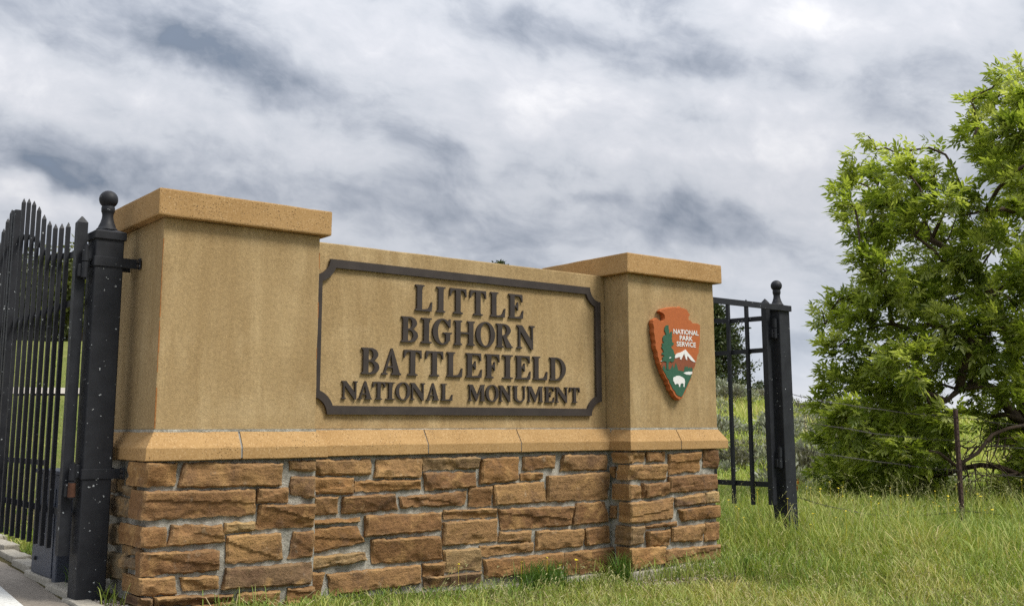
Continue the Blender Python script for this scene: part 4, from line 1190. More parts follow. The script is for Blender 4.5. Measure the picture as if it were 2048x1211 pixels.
# ------------------------------------------------------------------ barbed wire fence
fn = thing('wire_fence', 'rusty steel picket post with four strands of barbed wire beside the leafy tree', 'fence', (7.60, -.12, -.1))
def tpost(x, y, zt, parent):
    bm = bmesh.new(); zb = ground_z(x, y) - .3
    bbox(bm, x - .023, x + .023, y - .004, y + .004, zb, zt, .001, 1)
    bbox(bm, x - .004, x + .004, y + .0045, y + .034, zb, zt, .001, 1)
    z = zb + .35
    while z < zt - .02:
        bbox(bm, x - .010, x + .010, y - .010, y - .0045, z, z + .014, .001, 1); z += .055
    return link('post', bm_mesh('post', bm), parent, ('rust_steel',))
tpost(7.58, -.14, 1.065, fn)
tpost(10.62, -.66, 0.93, fn)
def wire(p0, p1, sag, barbs):
    bm = bmesh.new()
    P = []; n = 26
    for i in range(n + 1):
        t_ = i / n
        p = Vector(p0).lerp(Vector(p1), t_); p.z -= sag * 4 * t_ * (1 - t_)
        p += noise.noise_vector(p * 3) * .012
        P.append(p)
    for ph in (0, math.pi):
        Q = []; RR = []
        m_n = n * 5
        for i in range(m_n + 1):
            t_ = i / m_n * n; k = min(int(t_), n - 1)
            p = P[k].lerp(P[k + 1], t_ - k)
            Q.append(p + Vector((0, math.cos(i * 1.1 + ph), math.sin(i * 1.1 + ph))) * .0035); RR.append(.0019)
        tube(bm, Q, RR, 3)
    L_ = (Vector(p1) - Vector(p0)).length
    for k in range(int(L_ / .11)):
        t_ = (k + .5) * .11 / L_ * n; q = min(int(t_), n - 1)
        p = P[q].lerp(P[q + 1], t_ - q)
        for s in range(2):
            dv = Vector((random.uniform(-.5, .5), random.uniform(-1, 1), random.uniform(-1, 1))).normalized() * .019
            tube(bm, [p - dv, p + dv], [.0012, .0022], 3)
    link('wire', bm_mesh('wire', bm), fn, ('wire_steel',))
for z0, z1, z2, sag in ((1.20, .995, .868, .035), (.984, .771, .643, .03), (.743, .501, .348, .03), (.325, .124, -.02, .10)):
    wire((5.64, .355, z0), (7.575, -.152, z1), sag, 1)
    wire((7.585, -.152, z1), (10.62, -.668, z2), .05, 1)
# ------------------------------------------------------------------ vegetation helpers
def np_mesh(name, V, F, tint, mkeys, smooth=False):
    """V (n,3), F (m,k) arrays, tint (n,3)"""
    me = bpy.data.meshes.new(name)
    V = np.asarray(V, np.float32); F = np.asarray(F, np.int32)
    me.vertices.add(len(V)); me.vertices.foreach_set('co', V.ravel())
    k = F.shape[1]
    me.loops.add(F.size); me.loops.foreach_set('vertex_index', F.ravel())
    me.polygons.add(len(F)); me.polygons.foreach_set('loop_start', np.arange(0, F.size, k, dtype=np.int32))
    if smooth: me.polygons.foreach_set('use_smooth', np.ones(len(F), bool))
    me.update(calc_edges=True)
    if tint is not None:
        a = me.attributes.new('tint', 'FLOAT_COLOR', 'POINT')
        c4 = np.ones((len(V), 4), np.float32); c4[:, :3] = tint
        a.data.foreach_set('color', c4.ravel())
    for q in mkeys: me.materials.append(M[q])
    return me

def frames(d, roll):
    """orthonormal frames for unit directions d (n,3)"""
    ref = np.where(np.abs(d[:, 2:3]) > .95, np.array([[1., 0, 0]]), np.array([[0, 0, 1.]]))
    s = np.cross(d, ref); s /= np.linalg.norm(s, axis=1, keepdims=True)
    n = np.cross(s, d)
    c, q = np.cos(roll)[:, None], np.sin(roll)[:, None]
    return s * c + n * q, n * c - s * q

# compound leaf template: pairs of leaflets and a terminal one, tips drooping
def compound_leaf(seed, pairs=2, L=.20, ll=.115, lw=.036):
    r_ = random.Random(seed); V = []; F = []
    def leaflet(o, d, n, l, w):
        d = d.normalized(); s = d.cross(n).normalized(); n = s.cross(d)
        b0 = len(V)
        cv = r_.uniform(.05, .30)
        V.extend([o, o + d * l * .38 + s * w * .5 + n * .007 - n * cv * l * .1, o + d * l * .38 - n * .004 - n * cv * l * .1, o + d * l * .38 - s * w * .5 + n * .007 - n * cv * l * .1, o + d * l - n * cv * l * .55,
                  o + d * l * .72 + s * w * .3 - n * cv * l * .28, o + d * l * .72 - s * w * .3 - n * cv * l * .28])
        F.extend([(b0, b0 + 1, b0 + 2), (b0, b0 + 2, b0 + 3), (b0 + 1, b0 + 5, b0 + 2), (b0 + 2, b0 + 6, b0 + 3), (b0 + 2, b0 + 5, b0 + 4), (b0 + 2, b0 + 4, b0 + 6)])
    X_, Y_, Z_ = Vector((1, 0, 0)), Vector((0, 1, 0)), Vector((0, 0, 1))
    b0 = len(V)
    V.extend([Vector((0, .002, 0)), Vector((0, -.002, 0)), Vector((L, 0, -.01))]); F.append((b0, b0 + 1, b0 + 2))
    for k in range(pairs):
        x = L * (.42 + .45 * k / max(1, pairs - 1) if pairs > 1 else .6)
        for s in (-1, 1):
            ang = R(r_.uniform(28, 58))
            leaflet(Vector((x, 0, -.004)), X_ * math.cos(ang) + Y_ * s * math.sin(ang) + Z_ * r_.uniform(-.25, .15), Z_ + Y_ * s * r_.uniform(-.5, .3), ll * r_.uniform(.8, 1.08), lw)
    leaflet(Vector((L * .97, 0, -.01)), X_ + Z_ * r_.uniform(-.2, .1), Z_ + Y_ * r_.uniform(-.4, .4), ll * r_.uniform(.95, 1.2), lw * 1.1)
    return np.array([v[:] for v in V]), np.array(F)

LEAVES = [compound_leaf(s, 2 + (s % 2), .17 + .015 * (s % 3)) for s in range(8)]

# ------------------------------------------------------------------ the leafy tree by the fence
CROWN= [(9.51,1.82,4.51,0.11,0),(9.69,1.85,4.38,0.09,0),(9.52,2.07,4.3,0.12,0),(10.07,1.8,4.4,0.14,0),(10.05,1.56,4.38,0.09,0),(10.48,1.45,4.43,0.1,0),(9.64,1.04,4.01,0.12,0),(10.33,1.09,3.86,0.11,0),(10.86,1.29,3.79,0.1,0),(9.55,2.14,4.03,0.22,0),(10.34,2.2,4.22,0.27,0),(9.08,1.04,3.8,0.23,0),(10.04,1.27,3.87,0.25,0),(8.86,1.65,3.52,0.24,0),(9.73,1.78,3.66,0.31,0),(10.08,1.58,3.67,0.32,0),(9.22,0.72,3.41,0.23,0),(9.88,0.77,3.39,0.27,1),(10.19,0.72,3.29,0.24,0),(10.23,2.48,3.44,0.27,0),(10.2,2.09,3.37,0.33,0),(9.28,1.14,3.13,0.29,0),(10.88,1.64,3.32,0.3,0),(9.8,0.69,3.0,0.26,0),(10.92,0.93,3.22,0.19,0),(8.77,1.53,2.77,0.2,0),(8.73,1.22,2.67,0.26,0),(10.82,1.99,2.89,0.33,0),(9.74,0.99,2.74,0.3,0),(10.03,0.77,2.74,0.3,0),(11.95,1.4,2.86,0.27,0),(10.22,2.51,2.7,0.23,0),(9.33,1.6,2.47,0.3,0),(10.98,2.17,2.59,0.37,0),(10.46,1.4,2.47,0.35,0),(11.11,1.28,2.51,0.35,0),(10.37,0.55,2.32,0.3,0),(9.69,2.47,2.52,0.16,0),(9.31,2.48,2.36,0.11,0),(9.59,2.65,2.2,0.13,0),(10.14,2.71,2.31,0.23,0),(9.28,1.73,2.11,0.33,0),(9.75,1.55,2.07,0.37,0),(9.72,1.02,2.02,0.35,0),(10.04,0.71,2.02,0.35,0),(10.14,0.41,1.94,0.29,0),(9.19,2.17,1.9,0.18,0),(9.87,2.19,1.8,0.35,0),(9.01,1.2,1.65,0.34,0),(10.78,1.69,1.75,0.39,0),(10.4,1.03,1.7,0.36,0),(10.72,0.71,1.63,0.33,0),(9.61,2.58,1.49,0.18,0),(9.57,2.16,1.41,0.31,0),(9.58,1.7,1.34,0.33,0),(10.25,1.63,1.35,0.34,0),(10.97,1.35,1.42,0.19,0),(10.14,0.51,1.32,0.23,0),(9.64,2.82,1.18,0.14,0),(8.57,1.73,1.03,0.26,0),(10.34,2.4,0.99,0.36,0),(10.89,2.22,0.99,0.36,0),(9.46,1.02,0.97,0.23,0),(11.19,1.36,1.04,0.19,0),(9.21,2.46,0.74,0.15,0),(9.73,2.46,0.67,0.32,0),(8.93,1.48,0.64,0.31,0),(9.32,1.27,0.63,0.29,0),(10.24,1.41,0.68,0.18,0),(9.73,2.88,0.35,0.13,0),(8.97,2.04,0.34,0.27,0),(10.37,2.54,0.21,0.36,0),(11.08,2.46,0.19,0.34,0),(10.91,1.93,0.28,0.19,0),(9.3,2.49,0.1,0.12,0),(9.45,2.17,0.02,0.21,0),(10.13,2.12,-0.07,0.25,0),(10.95,2.19,-0.11,0.23,0),(10.19,1.48,0.02,0.12,0),(11.32,1.24,0.85,0.19,0),(11.93,1.33,0.59,0.26,0),(12.08,1.47,0.2,0.27,0),(10.63,1.02,0.08,0.18,0),(12.33,1.58,-0.15,0.27,0),(10.24,0.42,5.13,0.12,1),(10.4,0.64,5.03,0.12,1),(10.8,0.64,5.15,0.13,1),(11.2,0.69,5.35,0.16,1),(10.2,0.83,4.88,0.11,1),(10.9,0.99,5.03,0.16,1),(10.79,0.69,4.87,0.22,1),(10.46,0.32,4.74,0.24,1),(10.27,0.79,4.6,0.18,1),(9.99,0.39,4.36,0.24,1),(9.96,0.15,4.24,0.23,1),(10.08,0.77,4.37,0.12,1),(11.06,0.99,4.36,0.26,1),(11.99,1.1,4.47,0.3,1),(10.23,0.7,4.22,0.15,1),(9.85,0.25,3.77,0.2,1),(12.02,1.11,4.13,0.27,1),(10.84,0.76,4.15,0.22,1),(10.81,0.66,3.67,0.19,1),(10.73,0.55,3.46,0.18,1),(11.06,0.78,3.28,0.13,0),(11.36,0.87,3.13,0.13,0),(10.99,0.75,2.82,0.19,0),(10.95,0.21,4.88,0.37,1),(10.21,-0.06,3.94,0.4,1),(12.24,0.81,3.69,0.47,1),(10.32,0.04,2.62,0.46,1),(11.44,0.59,1.96,0.5,1),(12.34,0.99,1.24,0.46,1),(10.79,0.36,0.51,0.41,1),(12.21,0.17,4.44,0.58,1),(12.79,0.46,3.77,0.61,1),(12.25,0.23,2.49,0.57,1),(12.61,0.57,1.56,0.59,1),(11.07,0.02,0.74,0.47,1)]
TB = Vector((11.848, 1.106, ground_z(11.85, 1.1)))
tree = thing('leafy_tree', 'bright green leafy tree leaning over the barbed wire fence', 'tree', TB)
nodes = [TB + Vector((.05, 0, -.2))]; par = [-1]
def add_chain(pts, start):
    k = start
    for p in pts:
        nodes.append(Vector(p)); par.append(k); k = len(nodes) - 1
    return k
t1 = add_chain([(11.75, 1.11, .15), (11.669, 1.115, .41), (11.54, 1.07, .82)], 0)
t2 = add_chain([(11.407, 1.036, 1.229), (11.25, 1.02, 1.70), (11.047, 1.014, 2.161), (10.84, 1.06, 2.5), (10.619, 1.103, 2.801), (10.35, 1.25, 3.05), (10.1, 1.4, 3.2)], t1)
RC0 = len(nodes)
add_chain([(11.50, .92, 1.75), (11.517, .782, 2.30), (11.50, .77, 2.748), (11.42, .74, 3.3), (11.337, .705, 3.886), (11.0, .65, 4.4)], t1)
RC1 = len(nodes)
add_chain([(11.0, 1.15, 1.32), (10.70, 1.19, 1.43), (10.384, 1.177, 1.400), (10.1, 1.17, 1.34), (9.794, 1.167, 1.21), (9.488, 1.179, 1.079)], t1)
add_chain([(11.25, .9, .95), (10.942, .821, .916), (10.65, .88, .88), (10.354, .925, .81), (10.038, .96, .598), (9.8, 1.1, .45)], 3)
add_chain([(11.168, .947, .671), (10.8, 1.05, .67), (10.45, 1.1, .66), (10.113, 1.149, .652)], 2)
add_chain([(11.0, .98, .33), (10.547, .997, .311), (10.3, 1.04, .33), (10.089, 1.095, .362)], 1)
main_n = len(nodes)
ngrp = [0] * main_n
for k in range(RC0, RC1): ngrp[k] = 1
tips = []
for (x, y, z, r_, gq) in sorted(CROWN, key=lambda c: (Vector(c[:3]) - Vector((11.2, 1.05, 1.8))).length):
    c = Vector((x, y, z))
    if z < ground_z(x, y) + .12: c.z = ground_z(x, y) + .12 + random.random() * .1
    best = min((k for k in range(1, len(nodes)) if ngrp[k] == gq), key=lambda k: (nodes[k] - c).length + .35 * max(0, nodes[k].z - c.z) + (0.25 if k >= main_n else 0))
    a = nodes[best]; L_ = (c - a).length
    n = max(2, int(L_ / .22))
    pts = []
    sag = Vector((0, 0, 1)) * .10 * L_ + noise.noise_vector(c * 2) * .12 * L_
    for k in range(1, n + 1):
        t_ = k / n
        pts.append(a.lerp(c, t_) + sag * math.sin(t_ * math.pi) + noise.noise_vector(c * 5 + Vector((k, 0, 0))) * .02)
    e = add_chain(pts, best)
    ngrp += [gq] * (len(nodes) - len(ngrp))
    tips.append((e, c, r_))
load = [0.0] * len(nodes)
for e, c, r_ in tips: load[e] += max(.05, r_) ** 2 * 40 + .4
for k in range(len(nodes) - 1, 0, -1): load[par[k]] += load[k] + .02
rad = [min(.14, .0052 * max(l_, .25) ** .54 + .003) for l_ in load]
kids = {}
for k in range(1, len(nodes)): kids.setdefault(par[k], []).append(k)
def chain_from(k0, k):
    c = [k0, k]
    while k in kids:
        nx = max(kids[k], key=lambda q: load[q]); rest = [q for q in kids[k] if q != nx]
        for q in rest: stack.append((k, q))
        c.append(nx); k = nx
    return c
stack = [(0, kids[0][0])]; first = True
twig_bm = bmesh.new(); nb = 0
bare = []
while stack:
    ch = chain_from(*stack.pop())
    rr = [rad[q] for q in ch]; rr[0] = min(rr[0], rr[1] * 1.3)
    pts = [nodes[q] for q in ch]
    if first or rr[1] > .018:
        bm = bmesh.new(); tube(bm, pts, rr, 8)
        nm = 'trunk' if first else 'limb'
        link(nm, bm_mesh(nm, bm, True), tree, ('bark',)); first = False
    else:
        tube(twig_bm, pts, [max(.0035, q) for q in rr], 5)
# dead twigs low down near the fence
r_ = random.Random(3)
for k in range(46):
    s = Vector((r_.uniform(9.9, 11.1), r_.uniform(.85, 1.3), r_.uniform(.15, .95)))
    p = [s]; d = Vector((r_.uniform(-1, .6), r_.uniform(-.5, .3), r_.uniform(-.9, .5))).normalized()
    for q in range(r_.randint(3, 5)):
        d = (d + Vector((r_.uniform(-.4, .4), r_.uniform(-.4, .4), r_.uniform(-.45, .3)))).normalized()
        p.append(p[-1] + d * r_.uniform(.08, .17))
    tube(twig_bm, p, [.008 - .0013 * q for q in range(len(p))], 4)
# leaves, gathered in tufts at the shoot ends and blown by the wind
wind = np.array([-.72, .58, -.05])
LP, LD, LS_, LT = [], [], [], []
for e, c, r_ in tips:
    cc = np.array(c[:]); nt_ = max(1, int((r_ / .085) ** 2 * TUFTS * (1.5 if c.z < 1.5 else 1.0)))
    for k in range(nt_):
        p = rng.normal(size=3); p /= np.linalg.norm(p)
        p = p * (rng.random() ** .5) * r_ * (1.05 if nt_ > 1 else .2)
        od = p / (np.linalg.norm(p) + 1e-6)
        a_ = od * .45 + wind * .55 + np.array([0, 0, .30]) + rng.normal(size=3) * .25; a_ /= np.linalg.norm(a_)
        cnt = rng.integers(7, 13)
        dd = a_ * .62 + rng.normal(size=(cnt, 3)) * .42 + wind * .25; dd /= np.linalg.norm(dd, axis=1, keepdims=True)
        pos = cc + p + rng.normal(size=(cnt, 3)) * .035 - a_ * .06
        LP.append(pos); LD.append(dd); LS_.append(rng.uniform(.62, 1.0, cnt))
        LT.append(np.clip(rng.beta(1.5, 1.7) + rng.normal(size=cnt) * .12, 0, 1))
        if nt_ > 2 and c.z > .1:
            m0 = c + (Vector(p) * .5) + Vector((0, 0, -.03))
            tube(twig_bm, [c, m0, c + Vector(p)], [.0055, .0042, .0025], 3)
# leaves strung along the finer branches
for k in range(main_n, len(nodes)):
    if rad[k] < .02 and rng.random() < .6:
        for q in range(2):
            d_ = wind * .6 + rng.normal(size=3) * .6; d_ /= np.linalg.norm(d_)
            LP.append(np.array([nodes[k][:]]) + rng.normal(size=(1, 3)) * .04); LD.append(d_[None]); LS_.append(np.array([rng.uniform(.6, .9)])); LT.append(np.array([rng.random() * .8]))
tw = link('twigs', bm_mesh('twigs', twig_bm), tree, ('bark',)); tw['kind'] = 'stuff'
LT = np.concatenate(LT)
LP = np.concatenate(LP); LD = np.concatenate(LD); LS_ = np.concatenate(LS_)
ok = LP[:, 2] > np.array([ground_z(x, y) + .05 for x, y in LP[:, :2]])
LP, LD, LS_, LT = LP[ok], LD[ok], LS_[ok], LT[ok]
s_, n_ = frames(LD, rng.normal(0, .55, len(LD)))
n_flip = np.where(n_[:, 2:3] < -.2, -1, 1); n_ = n_ * n_flip; s_ = s_ * n_flip
dist = np.linalg.norm(LP - np.array(CAM[:]), axis=1)
inview = LP @ np.array([0, 0, 1.]) * 0 + (np.arctan2(LP[:, 0] - CAM.x, LP[:, 1] - CAM.y) < R(64))
order = np.argsort(dist + np.where(inview, 0, 100) - LS_ * .5)
sel = order[:300]; rest = order[300:]
leaf_me = []
for i, (v, f) in enumerate(LEAVES):
    tint = np.full((len(v), 3), (i * .131) % 1.0)
    leaf_me.append(np_mesh('leaf', v, f, tint, ('leaf',)))
for q in sel:
    o = bpy.data.objects.new('leaf', leaf_me[int(q) % len(LEAVES)]); COL.objects.link(o)
    mm = Matrix((Vector(LD[q]), Vector(s_[q]), Vector(n_[q]))).transposed().to_4x4()
    o.parent = tree
    o.matrix_parent_inverse = Matrix.Translation(-tree.location)
    o.matrix_basis = Matrix.Translation(Vector(LP[q])) @ mm @ Matrix.Scale(float(LS_[q]), 4)
Vs, Fs, Ts, off = [], [], [], 0
for i, (v, f) in enumerate(LEAVES):
    ids = rest[rest % len(LEAVES) == i]
    for q in ids:
        vv = (v * LS_[q]) @ np.stack([LD[q], s_[q], n_[q]]) + LP[q]
        Vs.append(vv); Fs.append(f + off); Ts.append(np.full((len(v), 3), LT[q])); off += len(v)
fo = link('foliage', np_mesh('foliage', np.concatenate(Vs), np.concatenate(Fs), np.concatenate(Ts), ('leaf',)), tree); fo['kind'] = 'stuff'
print('leaves', len(LP), 'faces', len(fo.data.polygons))

# ------------------------------------------------------------------ background conifers and trees
def scatter_mesh(name, P, size, d, tint, mkey, aspect=.35):
    """small two-triangle sprays at P pointing along d"""
    n = len(P)
    s1, n1 = frames(d, rng.random(n) * 6.28)
    sz = size[:, None]
    a = P; b_ = P + d * sz * .5 + s1 * sz * aspect; c = P + d * sz; e = P + d * sz * .5 - s1 * sz * aspect + n1 * sz * .1
    V = np.stack([a, b_, c, e], 1).reshape(-1, 3)
    F = (np.arange(n)[:, None] * 4 + np.array([[0, 1, 2, 3]]))
    return np_mesh(name, V, F, np.repeat(tint, 4)[:, None] * np.ones((1, 3)), (mkey,))
def conifer(loc, H, Rad, label, seed, n_br=150, spread=1.0, group='trees on the hills behind the sign', cat='tree', name='pine_tree'):
    g = np.random.default_rng(seed)
    t = thing(name, label, cat, loc, group)
    base = Vector(loc)
    bm = bmesh.new()
    tube(bm, [base + Vector((0, 0, -.3)), base + Vector((.02 * H, 0, H * .5)), base + Vector((0, .01 * H, H))], [H * .022, H * .014, .01], 7)
    link('trunk', bm_mesh('trunk', bm, True), t, ('bark',))
    bm = bmesh.new(); P, D_ = [], []
    for k in range(n_br):
        u = g.random() ** .85
        z = H * (.10 + .90 * u)
        prof = (1 - u) ** .92 * (.75 + .5 * g.random()) * (1.0 if g.random() > .12 else 1.35)
        L_ = max(.12, Rad * prof)
        a = g.random() * 6.283
        p0 = base + Vector((0, 0, z)); d0 = Vector((math.cos(a), math.sin(a), g.uniform(-.15, .35)))
        p1 = p0 + d0 * L_ * .6; p2 = p0 + d0 * L_ + Vector((0, 0, L_ * .10))
        tube(bm, [p0, p1, p2], [.012 * H * (1 - u) * .5 + .012, .012, .004], 4)
        m_ = int(14 + 44 * L_ / Rad)
        tt = g.random(m_) ** .6 * .85 + .15
        pp = np.array(p0[:]) + np.outer(tt, np.array((p2 - p0)[:])) + g.normal(size=(m_, 3)) * (.05 * Rad + .04) * np.array([[1, 1, .45]])
        dd = np.array(d0[:]) * .6 + g.normal(size=(m_, 3)) * .6 + np.array([0, 0, .25])
        P.append(pp); D_.append(dd / np.linalg.norm(dd, axis=1, keepdims=True))
    link('branches', bm_mesh('branches', bm), t, ('bark',))
    P = np.concatenate(P); D_ = np.concatenate(D_)
    sz = g.uniform(.5, 1.1, len(P)) * (.085 * Rad + .05)
    o = link('needles', scatter_mesh('needles', P, sz, D_, g.random(len(P)), 'pine_needles', .22), t); o['kind'] = 'stuff'
    return t
def at_dir(az, D):
    x, y = CAM.x + D * math.sin(R(az)), CAM.y + D * math.cos(R(az))
    return (x, y, ground_z(x, y))
def pine_at(az, D, ztop, rad_, label, seed, **kw):
    l_ = at_dir(az, D)
    return conifer((l_[0], l_[1], l_[2] - .05), ztop - l_[2], rad_, label, seed, **kw)
pine_at(49.75, 46, 6.35, 1.75, 'tall dark pine on the hill behind the emblem pillar', 21, n_br=330)
pine_at(51.95, 62, 3.5, .75, 'small young pine just beside the tall pine on the hill', 22, n_br=90)
pine_at(37.86, 45, 8.15, 1.5, 'pine whose tip just shows above the middle of the sign panel', 23, n_br=140)
pine_at(15.2, 70, 11.2, 2.9, 'tall dark evergreen beyond the lawn seen past the gate post', 24, n_br=300)
pine_at(13.2, 74, 10.6, 2.8, 'dark evergreen beyond the lawn seen between the gate pickets', 25, n_br=300)
pine_at(11.2, 72, 10.8, 2.8, 'dark evergreen beyond the lawn near the picture edge', 26, n_br=260)
pine_at(8.6, 76, 10.4, 2.8, 'dark evergreen beyond the lawn out past the gate leaf', 28, n_br=160)
# round yellow-green tree by the evergreens
def round_tree(loc, H, Rad, label, seed):
    g = np.random.default_rng(seed)
    t = thing('round_tree', label, 'tree', loc, 'trees on the hills behind the sign')
    b = Vector(loc); bm = bmesh.new()
    tube(bm, [b + Vector((0, 0, -.3)), b + Vector((.1, 0, H * .3)), b + Vector((0, .1, H * .6))], [.25, .2, .1], 7)
    for k in range(14):
        a = g.random() * 6.28
        tube(bm, [b + Vector((0, 0, H * g.uniform(.2, .5))), b + Vector((math.cos(a) * Rad * .7, math.sin(a) * Rad * .7, H * g.uniform(.4, .9)))], [.08, .02], 4)
    link('trunk', bm_mesh('trunk', bm), t, ('bark',))
    cs = g.normal(size=(70, 3)); cs /= np.linalg.norm(cs, axis=1, keepdims=True)
    cs = cs * (g.random((70, 1)) ** .4) * np.array([[Rad, Rad, H * .42]]) + np.array(loc) + np.array([0, 0, H * .56])
    P = np.repeat(cs, 60, 0) + g.normal(size=(4200, 3)) * Rad * .14
    D_ = g.normal(size=P.shape); D_ /= np.linalg.norm(D_, axis=1, keepdims=True)
    o = link('crown', scatter_mesh('crown', P, g.uniform(.2, .4, len(P)), D_, g.random(len(P)), 'far_leaves', .4), t); o['kind'] = 'stuff'
round_tree(at_dir(16.0, 62), 6.0, 3.0, 'rounded yellow green tree beside the gate post beyond the lawn', 31)
round_tree(at_dir(12.2, 66), 5.6, 3.2, 'rounded olive green tree in front of the evergreens beyond the lawn', 32)

# ------------------------------------------------------------------ sagebrush
def sage_mesh(seed, mkey):
    g = np.random.default_rng(seed)
    P, D_ = [], []
    cs = g.normal(size=(26, 3)); cs[:, 2] = np.abs(cs[:, 2]); cs /= np.linalg.norm(cs, axis=1, keepdims=True)
    cs *= g.uniform(.45, .95, (26, 1)); cs[:, 2] *= .85
    for c in cs:
        m_ = 70
        P.append(c + g.normal(size=(m_, 3)) * .15); dd = c * .6 + g.normal(size=(m_, 3)) * .4 + np.array([0, 0, .7]); D_.append(dd / np.linalg.norm(dd, axis=1, keepdims=True))
    P = np.concatenate(P); D_ = np.concatenate(D_); P[:, 2] = np.maximum(P[:, 2], .02)
    return scatter_mesh('crown', P, g.uniform(.10, .22, len(P)), D_, g.random(len(P)), mkey, .22)
sages = [sage_mesh(50 + i, 'sage_leaves') for i in range(3)] + [sage_mesh(60 + i, 'sage_dark') for i in range(2)]
bm = bmesh.new()
for k in range(7):
    a = k * .9; tube(bm, [(0, 0, -.1), (.25 * math.cos(a), .25 * math.sin(a), .3), (.5 * math.cos(a + .3), .5 * math.sin(a + .3), .6)], [.05, .035, .015], 4)
sage_stem = bm_mesh('stem', bm); sage_stem.materials.append(M['bark'])
def march(az, tanel, dmax=70):
    """first place where a line of sight with this rise meets the ground"""
    D = 7.0
    while D < dmax:
        x, y = CAM.x + D * math.sin(R(az)), CAM.y + D * math.cos(R(az))
        if CAM.z + tanel * D < ground_z(x, y): return D
        D += .25
    return None
def sage(az, D, r_, kind, dark=False):
    x, y = CAM.x + D * math.sin(R(az)), CAM.y + D * math.cos(R(az))
    lab = 'dark brownish sagebrush on the grassy hillside' if dark else 'grey green sagebrush on the grassy hillside'
    t = thing('sagebrush', lab, 'shrub', (x, y, ground_z(x, y) - .05), 'dark sagebrush on the hillside' if dark else 'grey sagebrush on the hillside')
    t.rotation_euler.z = random.random() * 6.28; t.scale = (r_, r_, r_ * random.uniform(.8, 1.05))
    for nm, me_ in (('crown', sages[3 + kind % 2] if dark else sages[kind % 3]), ('stem', sage_stem)):
        o = bpy.data.objects.new(nm, me_); COL.objects.link(o); o.parent = t
        if nm == 'crown': o['kind'] = 'stuff'
SAGE = [(49.99, 0.0125, 0.0071, 0), (50.55, 0.0032, 0.0071, 0), (51.1, -0.0098, 0.0081, 1), (50.92, -0.0218, 0.0122, 1), (51.79, -0.0172, 0.0112, 0), (51.84, -0.03, 0.0102, 0), (51.11, -0.0286, 0.0092, 0), (50.01, -0.0287, 0.0092, 0), (49.93, -0.0448, 0.0132, 0), (51.94, 0.0077, 0.0051, 1), (51.95, -0.0006, 0.0041, 1), (53.93, 0.0075, 0.0092, 0), (54.43, 0.0029, 0.0112, 0), (54.3, 0.0139, 0.0102, 1), (53.82, -0.008, 0.0066, 0), (54.45, -0.0089, 0.0086, 0), (54.06, -0.0343, 0.0153, 0), (54.14, -0.0523, 0.0132, 1), (54.92, -0.0216, 0.0102, 0), (55.48, -0.0035, 0.0122, 0), (55.25, 0.0056, 0.0102, 1)]

for i, (az, tn, ang, dark) in enumerate(SAGE):
    D = march(az, tn)
    if D: sage(az, D, max(.2, 1.25 * ang * D), i, dark)
for i in range(46):
    az = random.uniform(46, 60); D = random.uniform(15, 39)
    sage(az, D, random.uniform(.35, .70), i, random.random() < .3)

# ------------------------------------------------------------------ grass
def blocked(x, y):
    b = np.zeros(len(x), bool)
    for x0, x1, y0, y1 in ((SX - .02, .93, SY - .02, D1 + .05), (.9, RXS, .085, .67), (RXS - .03, 4.225, RYS - .035, Y2 + D1 + .05), (PX - .01, PX + .16, PY - .01, PY + .16), (QX - .01, QX + .155, QY - .01, QY + .155), (-.21, .14, .84, 1.37)):
        b |= (x > x0) & (x < x1) & (y > y0) & (y < y1)
    b |= (x < -0.14 + .066 * (y - .5))
    return b
def gz(x, y):
    return np.array([ground_z(a, b_) for a, b_ in zip(x, y)])
def vnoise(x, y, f, s=0.0):
    return np.array([noise.noise(Vector((a * f, b_ * f, s))) for a, b_ in zip(x, y)])
def blades(name, x, y, h, w, lean, cols, seed, lean_dir=None, head=False):
    g = np.random.default_rng(seed); n = len(x)
    z = gz(x, y) - .01
    a = g.random(n) * 6.283 if lean_dir is None else lean_dir
    ld = np.stack([np.cos(a), np.sin(a), np.zeros(n)], 1)
    fa = g.random(n) * 6.283
    wd = np.stack([np.cos(fa), np.sin(fa), np.zeros(n)], 1) * (w[:, None] / 2)
    p0 = np.stack([x, y, z], 1); L = lean[:, None] * h[:, None]
    up_ = np.array([[0, 0, 1.]]) * h[:, None]
    p1 = p0 + up_ * .45 + ld * L * .22; p2 = p0 + up_ * .80 + ld * L * .58; p3 = p0 + up_ * (1 - .18 * lean[:, None]) + ld * L
    V = np.stack([p0 - wd, p0 + wd, p1 - wd * .9, p1 + wd * .9, p2 - wd * .65, p2 + wd * .65, p3], 1)
    base = np.arange(n)[:, None] * 7
    T = np.concatenate([base + np.array([[0, 1, 3]]), base + np.array([[0, 3, 2]]), base + np.array([[2, 3, 5]]), base + np.array([[2, 5, 4]]), base + np.array([[4, 5, 6]])])
    tint = np.repeat(cols[:, None, :], 7, 1)
    return V.reshape(-1, 3), T, tint.reshape(-1, 3)
GREEN = np.array([[.110, .185, .028], [.195, .275, .045], [.305, .350, .078], [.390, .375, .115], [.52, .44, .22], [.60, .48, .28]])
def gcols(n, dry, g):
    """dry 0..1 per blade"""
    k = np.clip(g.normal(1.1, .75, n) + dry * 2.6, 0, 4.99)
    i = k.astype(int); f = (k - i)[:, None]
    return (GREEN[i] * (1 - f) + GREEN[i + 1 if False else np.minimum(i + 1, 5)] * f) * g.uniform(.8, 1.2, (n, 1))
def polar(n, a0, a1, d0, d1, g, power=1.0):
    az = np.radians(g.uniform(a0, a1, n)); D = d0 * (d1 / d0) ** (g.random(n) ** power)
    return CAM.x + D * np.sin(az), CAM.y + D * np.cos(az), D
